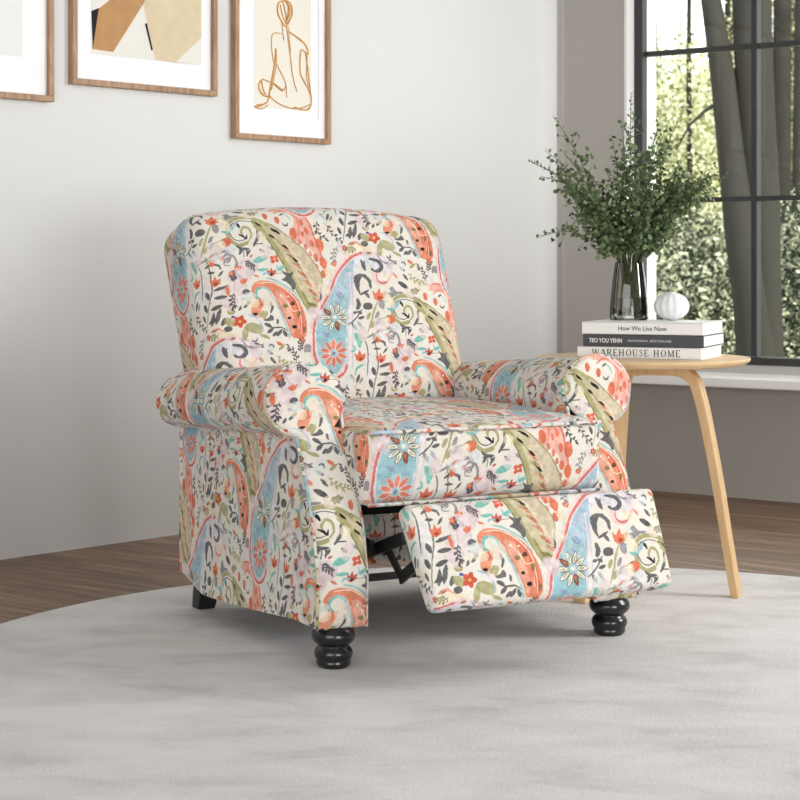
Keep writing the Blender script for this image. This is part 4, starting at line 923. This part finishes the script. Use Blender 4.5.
# ------------------------------------------------------------------ outdoors
gm = plain('forest_floor', (96, 104, 70), .95, var=.35, scale=.8)
gc = CN + wr * 3 - nr * 16; mb = MB(); mb.box((gc[0], gc[1], -.45), (44, 31, .3), wr, nr)
struct(mb.build('ground_outside', gm))
bark = plain('grey_bark', (46, 45, 42), .95, spec=.05); bark2 = plain('dark_bark', (40, 38, 35), .95, spec=.05, var=.3, scale=6)
def leaf_mat(name, c1, c2, lo=.3):
    m, nt, b = newmat(name); nt.nodes.remove(b); N = nt.nodes.new; L = nt.links.new; out = nt.nodes['Material Output']
    g = N('ShaderNodeNewGeometry'); r = N('ShaderNodeValToRGB'); L(g.outputs['Random Per Island'], r.inputs[0]); r.color_ramp.elements[0].color = lin(c1); r.color_ramp.elements[1].color = lin(c2); r.color_ramp.elements[0].position = lo; r.color_ramp.elements[1].position = .95
    d = N('ShaderNodeBsdfDiffuse'); t = N('ShaderNodeBsdfTranslucent'); mx = N('ShaderNodeMixShader'); mx.inputs[0].default_value = .45
    L(r.outputs[0], d.inputs[0]); L(r.outputs[0], t.inputs[0]); L(d.outputs[0], mx.inputs[1]); L(t.outputs[0], mx.inputs[2]); L(mx.outputs[0], out.inputs[0]); return m
lmA = leaf_mat('sunlit_leaf', (118, 124, 78), (244, 242, 212), .25); lmB = leaf_mat('forest_leaf', (40, 48, 36), (214, 218, 190), .45)  # pale ramp ends put the sun's highlights into the leaf colour
def outp(px, Y): return (px - CX) / F * Y
def foliage(name, blobs, n, size, mat, parent, seed):
    r = np.random.default_rng(seed); B = np.array(blobs, float); wt = B[:, 3] * B[:, 4] * B[:, 5]; wt /= wt.sum(); idx = r.choice(len(B), n, p=wt)
    d = r.normal(size=(n, 3)); d /= np.linalg.norm(d, axis=1)[:, None]; rad = r.random(n)[:, None] ** .45
    c = B[idx, :3] + d * rad * B[idx, 3:6]
    # cluster
    c += r.normal(size=(n, 3)) * .05
    a = r.normal(size=(n, 3)); a /= np.linalg.norm(a, axis=1)[:, None]; b_ = np.cross(a, r.normal(size=(n, 3))); b_ /= np.linalg.norm(b_, axis=1)[:, None]
    s = size * r.uniform(.5, 1.3, n)[:, None]
    V = np.stack([c - a * s, c + b_ * s * .5, c + a * s, c - b_ * s * .5], 1).reshape(-1, 3)
    me = bpy.data.meshes.new(name); me.vertices.add(4 * n); me.vertices.foreach_set('co', V.ravel()); me.loops.add(4 * n); me.loops.foreach_set('vertex_index', np.arange(4 * n)); me.polygons.add(n); me.polygons.foreach_set('loop_start', np.arange(n) * 4); me.polygons.foreach_set('loop_total', np.full(n, 4)); me.materials.append(mat); me.update(); me.validate()
    o = bpy.data.objects.new(name, me); COL.objects.link(o); o.parent = parent; return o
GZ = -.3
def tree(px, Y, label, group=None, h=6, r0=.2, r1=.1, lean=0, crown_=None, nleaf=0, size=0.0370, mat=None, seed=1, limbs=(), barkm=None, wob=.04, kindn='tree'):
    X = outp(px, Y); e = empty(kindn, (X, Y, GZ), 0, label=label, cat='tree' if kindn == 'tree' else 'shrub', group=group); r = np.random.default_rng(seed)
    mb = MB(); P = [(lean * t * h + wob * math.sin(3 * t + seed), wob * math.cos(2 * t), t * h) for t in np.linspace(0, 1, 12)]
    if r0: mb.tube(P, [r0 * (1.18 if t == 0 else 1) + (r1 - r0) * t for t in np.linspace(0, 1, 12)], 14)
    for (z0, dx, dy, dz, ra, rb) in limbs:
        t = z0 / h; p0 = np.array([lean * z0 + wob * math.sin(3 * t + seed), 0, z0]); mb.tube([p0 + np.array([dx, dy, dz]) * s + np.array([0, 0, .15 * math.sin(math.pi * s)]) for s in np.linspace(0, 1, 8)], list(np.linspace(ra, rb, 8)), 10)
    mb.build('trunk' if r0 else 'stem', barkm or bark, e, smooth=True)
    if crown_: foliage('foliage', crown_, nleaf, size, mat or lmA, e, seed)
    return e
# big forked tree straight outside
Yt = 11.0; k = Yt / F
e = empty('tree', (outp(748, Yt), Yt, GZ), 0, label='big grey forked tree with two thick trunks right outside the window', cat='tree')
def tp(px, py): return np.array([outp(px, Yt) - outp(748, Yt), 0, HC - (py - HY) / F * Yt - GZ])
mb = MB()
mb.tube([tp(762, 450), tp(759, 370), tp(752, 300), tp(742, 230), tp(731, 150), tp(722, 70), tp(711, 0), tp(700, -90), tp(690, -220)], [.17, .135, .115, .108, .085, .075, .062, .05, .03], 16)
mb.tube([tp(770, 430), tp(768, 350), tp(765, 270), tp(762, 200), tp(757, 120), tp(753, 50), tp(752, 0), tp(750, -120), tp(748, -260)], [.12, .095, .095, .11, .112, .118, .12, .11, .07], 16)
mb.tube([tp(724, 100), tp(706, 110), tp(690, 125), tp(676, 150)], [.02, .014, .009, .004], 6)
mb.build('trunk', bark, e, smooth=True)
foliage('foliage', [(-.4, 0, 4.0, 1.1, .8, .8), (.6, .2, 4.3, 1.2, .8, .8)], 2500, .045, lmA, e, 3)
tree(788, 13, 'slim dark tree at the right edge of the window view', h=7, r0=.075, r1=.05, seed=4, barkm=bark2, crown_=[(0, .2, 5, 1.3, 1, 1.4)], nleaf=5100, size=0.0370)
tree(799, 15, 'pale slim trunk beside the slim dark tree', h=8, r0=.07, r1=.05, seed=6, barkm=bark, crown_=[(0.3, .2, 6, 1.3, 1, 1.4)], nleaf=3400, size=0.0370)
tree(657, 17, 'bright yellow-green leafy tree behind the eucalyptus, left part of the window view', h=4.2, r0=.06, r1=.03, seed=8, crown_=[(.1, 0, 2.2, .8, .8, 1.0), (.35, 0, 1.3, .8, .8, .9), (.0, .4, 1.0, .7, .8, .8)], nleaf=25500, size=0.0266)
tree(694, 15, 'thin dark sapling with loose crown between the leafy tree and the forked tree', h=4.4, r0=.03, r1=.015, seed=9, barkm=bark2, crown_=[(0, .3, 2.3, .45, .6, .9), (-.1, .3, 1.4, .5, .6, .7)], nleaf=8500, size=0.0252)
tree(792, 18, 'yellow-green tree with a broad crown right of the forked tree', h=5.5, r0=.09, r1=.04, seed=10, crown_=[(0, 0, 3.2, .7, .8, 1.0), (-.15, 0, 2.3, .6, .8, .8), (.4, 0, 2.0, .7, .8, 1.0), (.9, 0, 3, .9, .8, 1.2)], nleaf=22100, size=0.0281)
tree(675, 12, 'low green shrub under the window view, left of the forked tree', h=1, r0=.02, r1=.01, seed=12, kindn='shrub', crown_=[(0, 0, .75, .45, .4, .5), (.1, 0, .5, .32, .4, .4)], nleaf=11900, size=0.0222, mat=lmB)
tree(716, 14.2, 'mid green shrub touching the left side of the forked tree', h=1, r0=.02, r1=.01, seed=13, kindn='shrub', crown_=[(0, 0, .8, .3, .4, .6), (-.15, 0, 1.2, .3, .3, .45)], nleaf=8500, size=0.0237, mat=lmB)
tree(808, 12.0, 'low green shrub right of the forked tree', h=1, r0=.02, r1=.01, seed=14, kindn='shrub', crown_=[(0, 0, .7, .3, .4, .5), (.35, 0, .8, .4, .4, .6), (.1, .3, 1.2, .3, .4, .45)], nleaf=13600, size=0.0222, mat=lmB)
tree(745, 9.6, 'pale leafy ground plant at the foot of the forked tree', h=.4, r0=.008, r1=.004, seed=15, kindn='shrub', crown_=[(0, 0, .32, .35, .15, .14), (-.3, 0, .30, .3, .15, .14), (.35, 0, .3, .25, .15, .12)], nleaf=1530, size=0.0222)
tree(735, 24, 'tall dense dark green tree far back in the woods', h=7, r0=.15, r1=.08, seed=16, barkm=bark2, crown_=[(0, 0, 2.2, 1.4, .8, 1.7), (1.2, 0, 1.8, 1.2, .8, 1.5), (-1.3, 0, 1.2, 1.0, .8, 1.1)], nleaf=27200, size=0.0444, mat=lmB)
wr_ = np.random.default_rng(5)
for k, (X, Y) in enumerate([(7.3, 14.5), (10.6, 12.6), (12.5, 16.5)]):
    tree(CX + X / Y * F, Y, 'leafy green tree of the woods beyond the right edge of the window view', group='woodland trees right of the window view', h=6.5, r0=.16, r1=.08, seed=40 + k, barkm=bark2 if k % 2 else bark,
         crown_=[(0, 0, 5.2, 1.6, 1.3, 1.6), (.3, 0, 3.0, 1.2, 1.1, 1.1), (-.5, .2, 1.4, 1.2, .9, .9)], nleaf=9000, size=.05, mat=lmB if k % 2 else lmA)
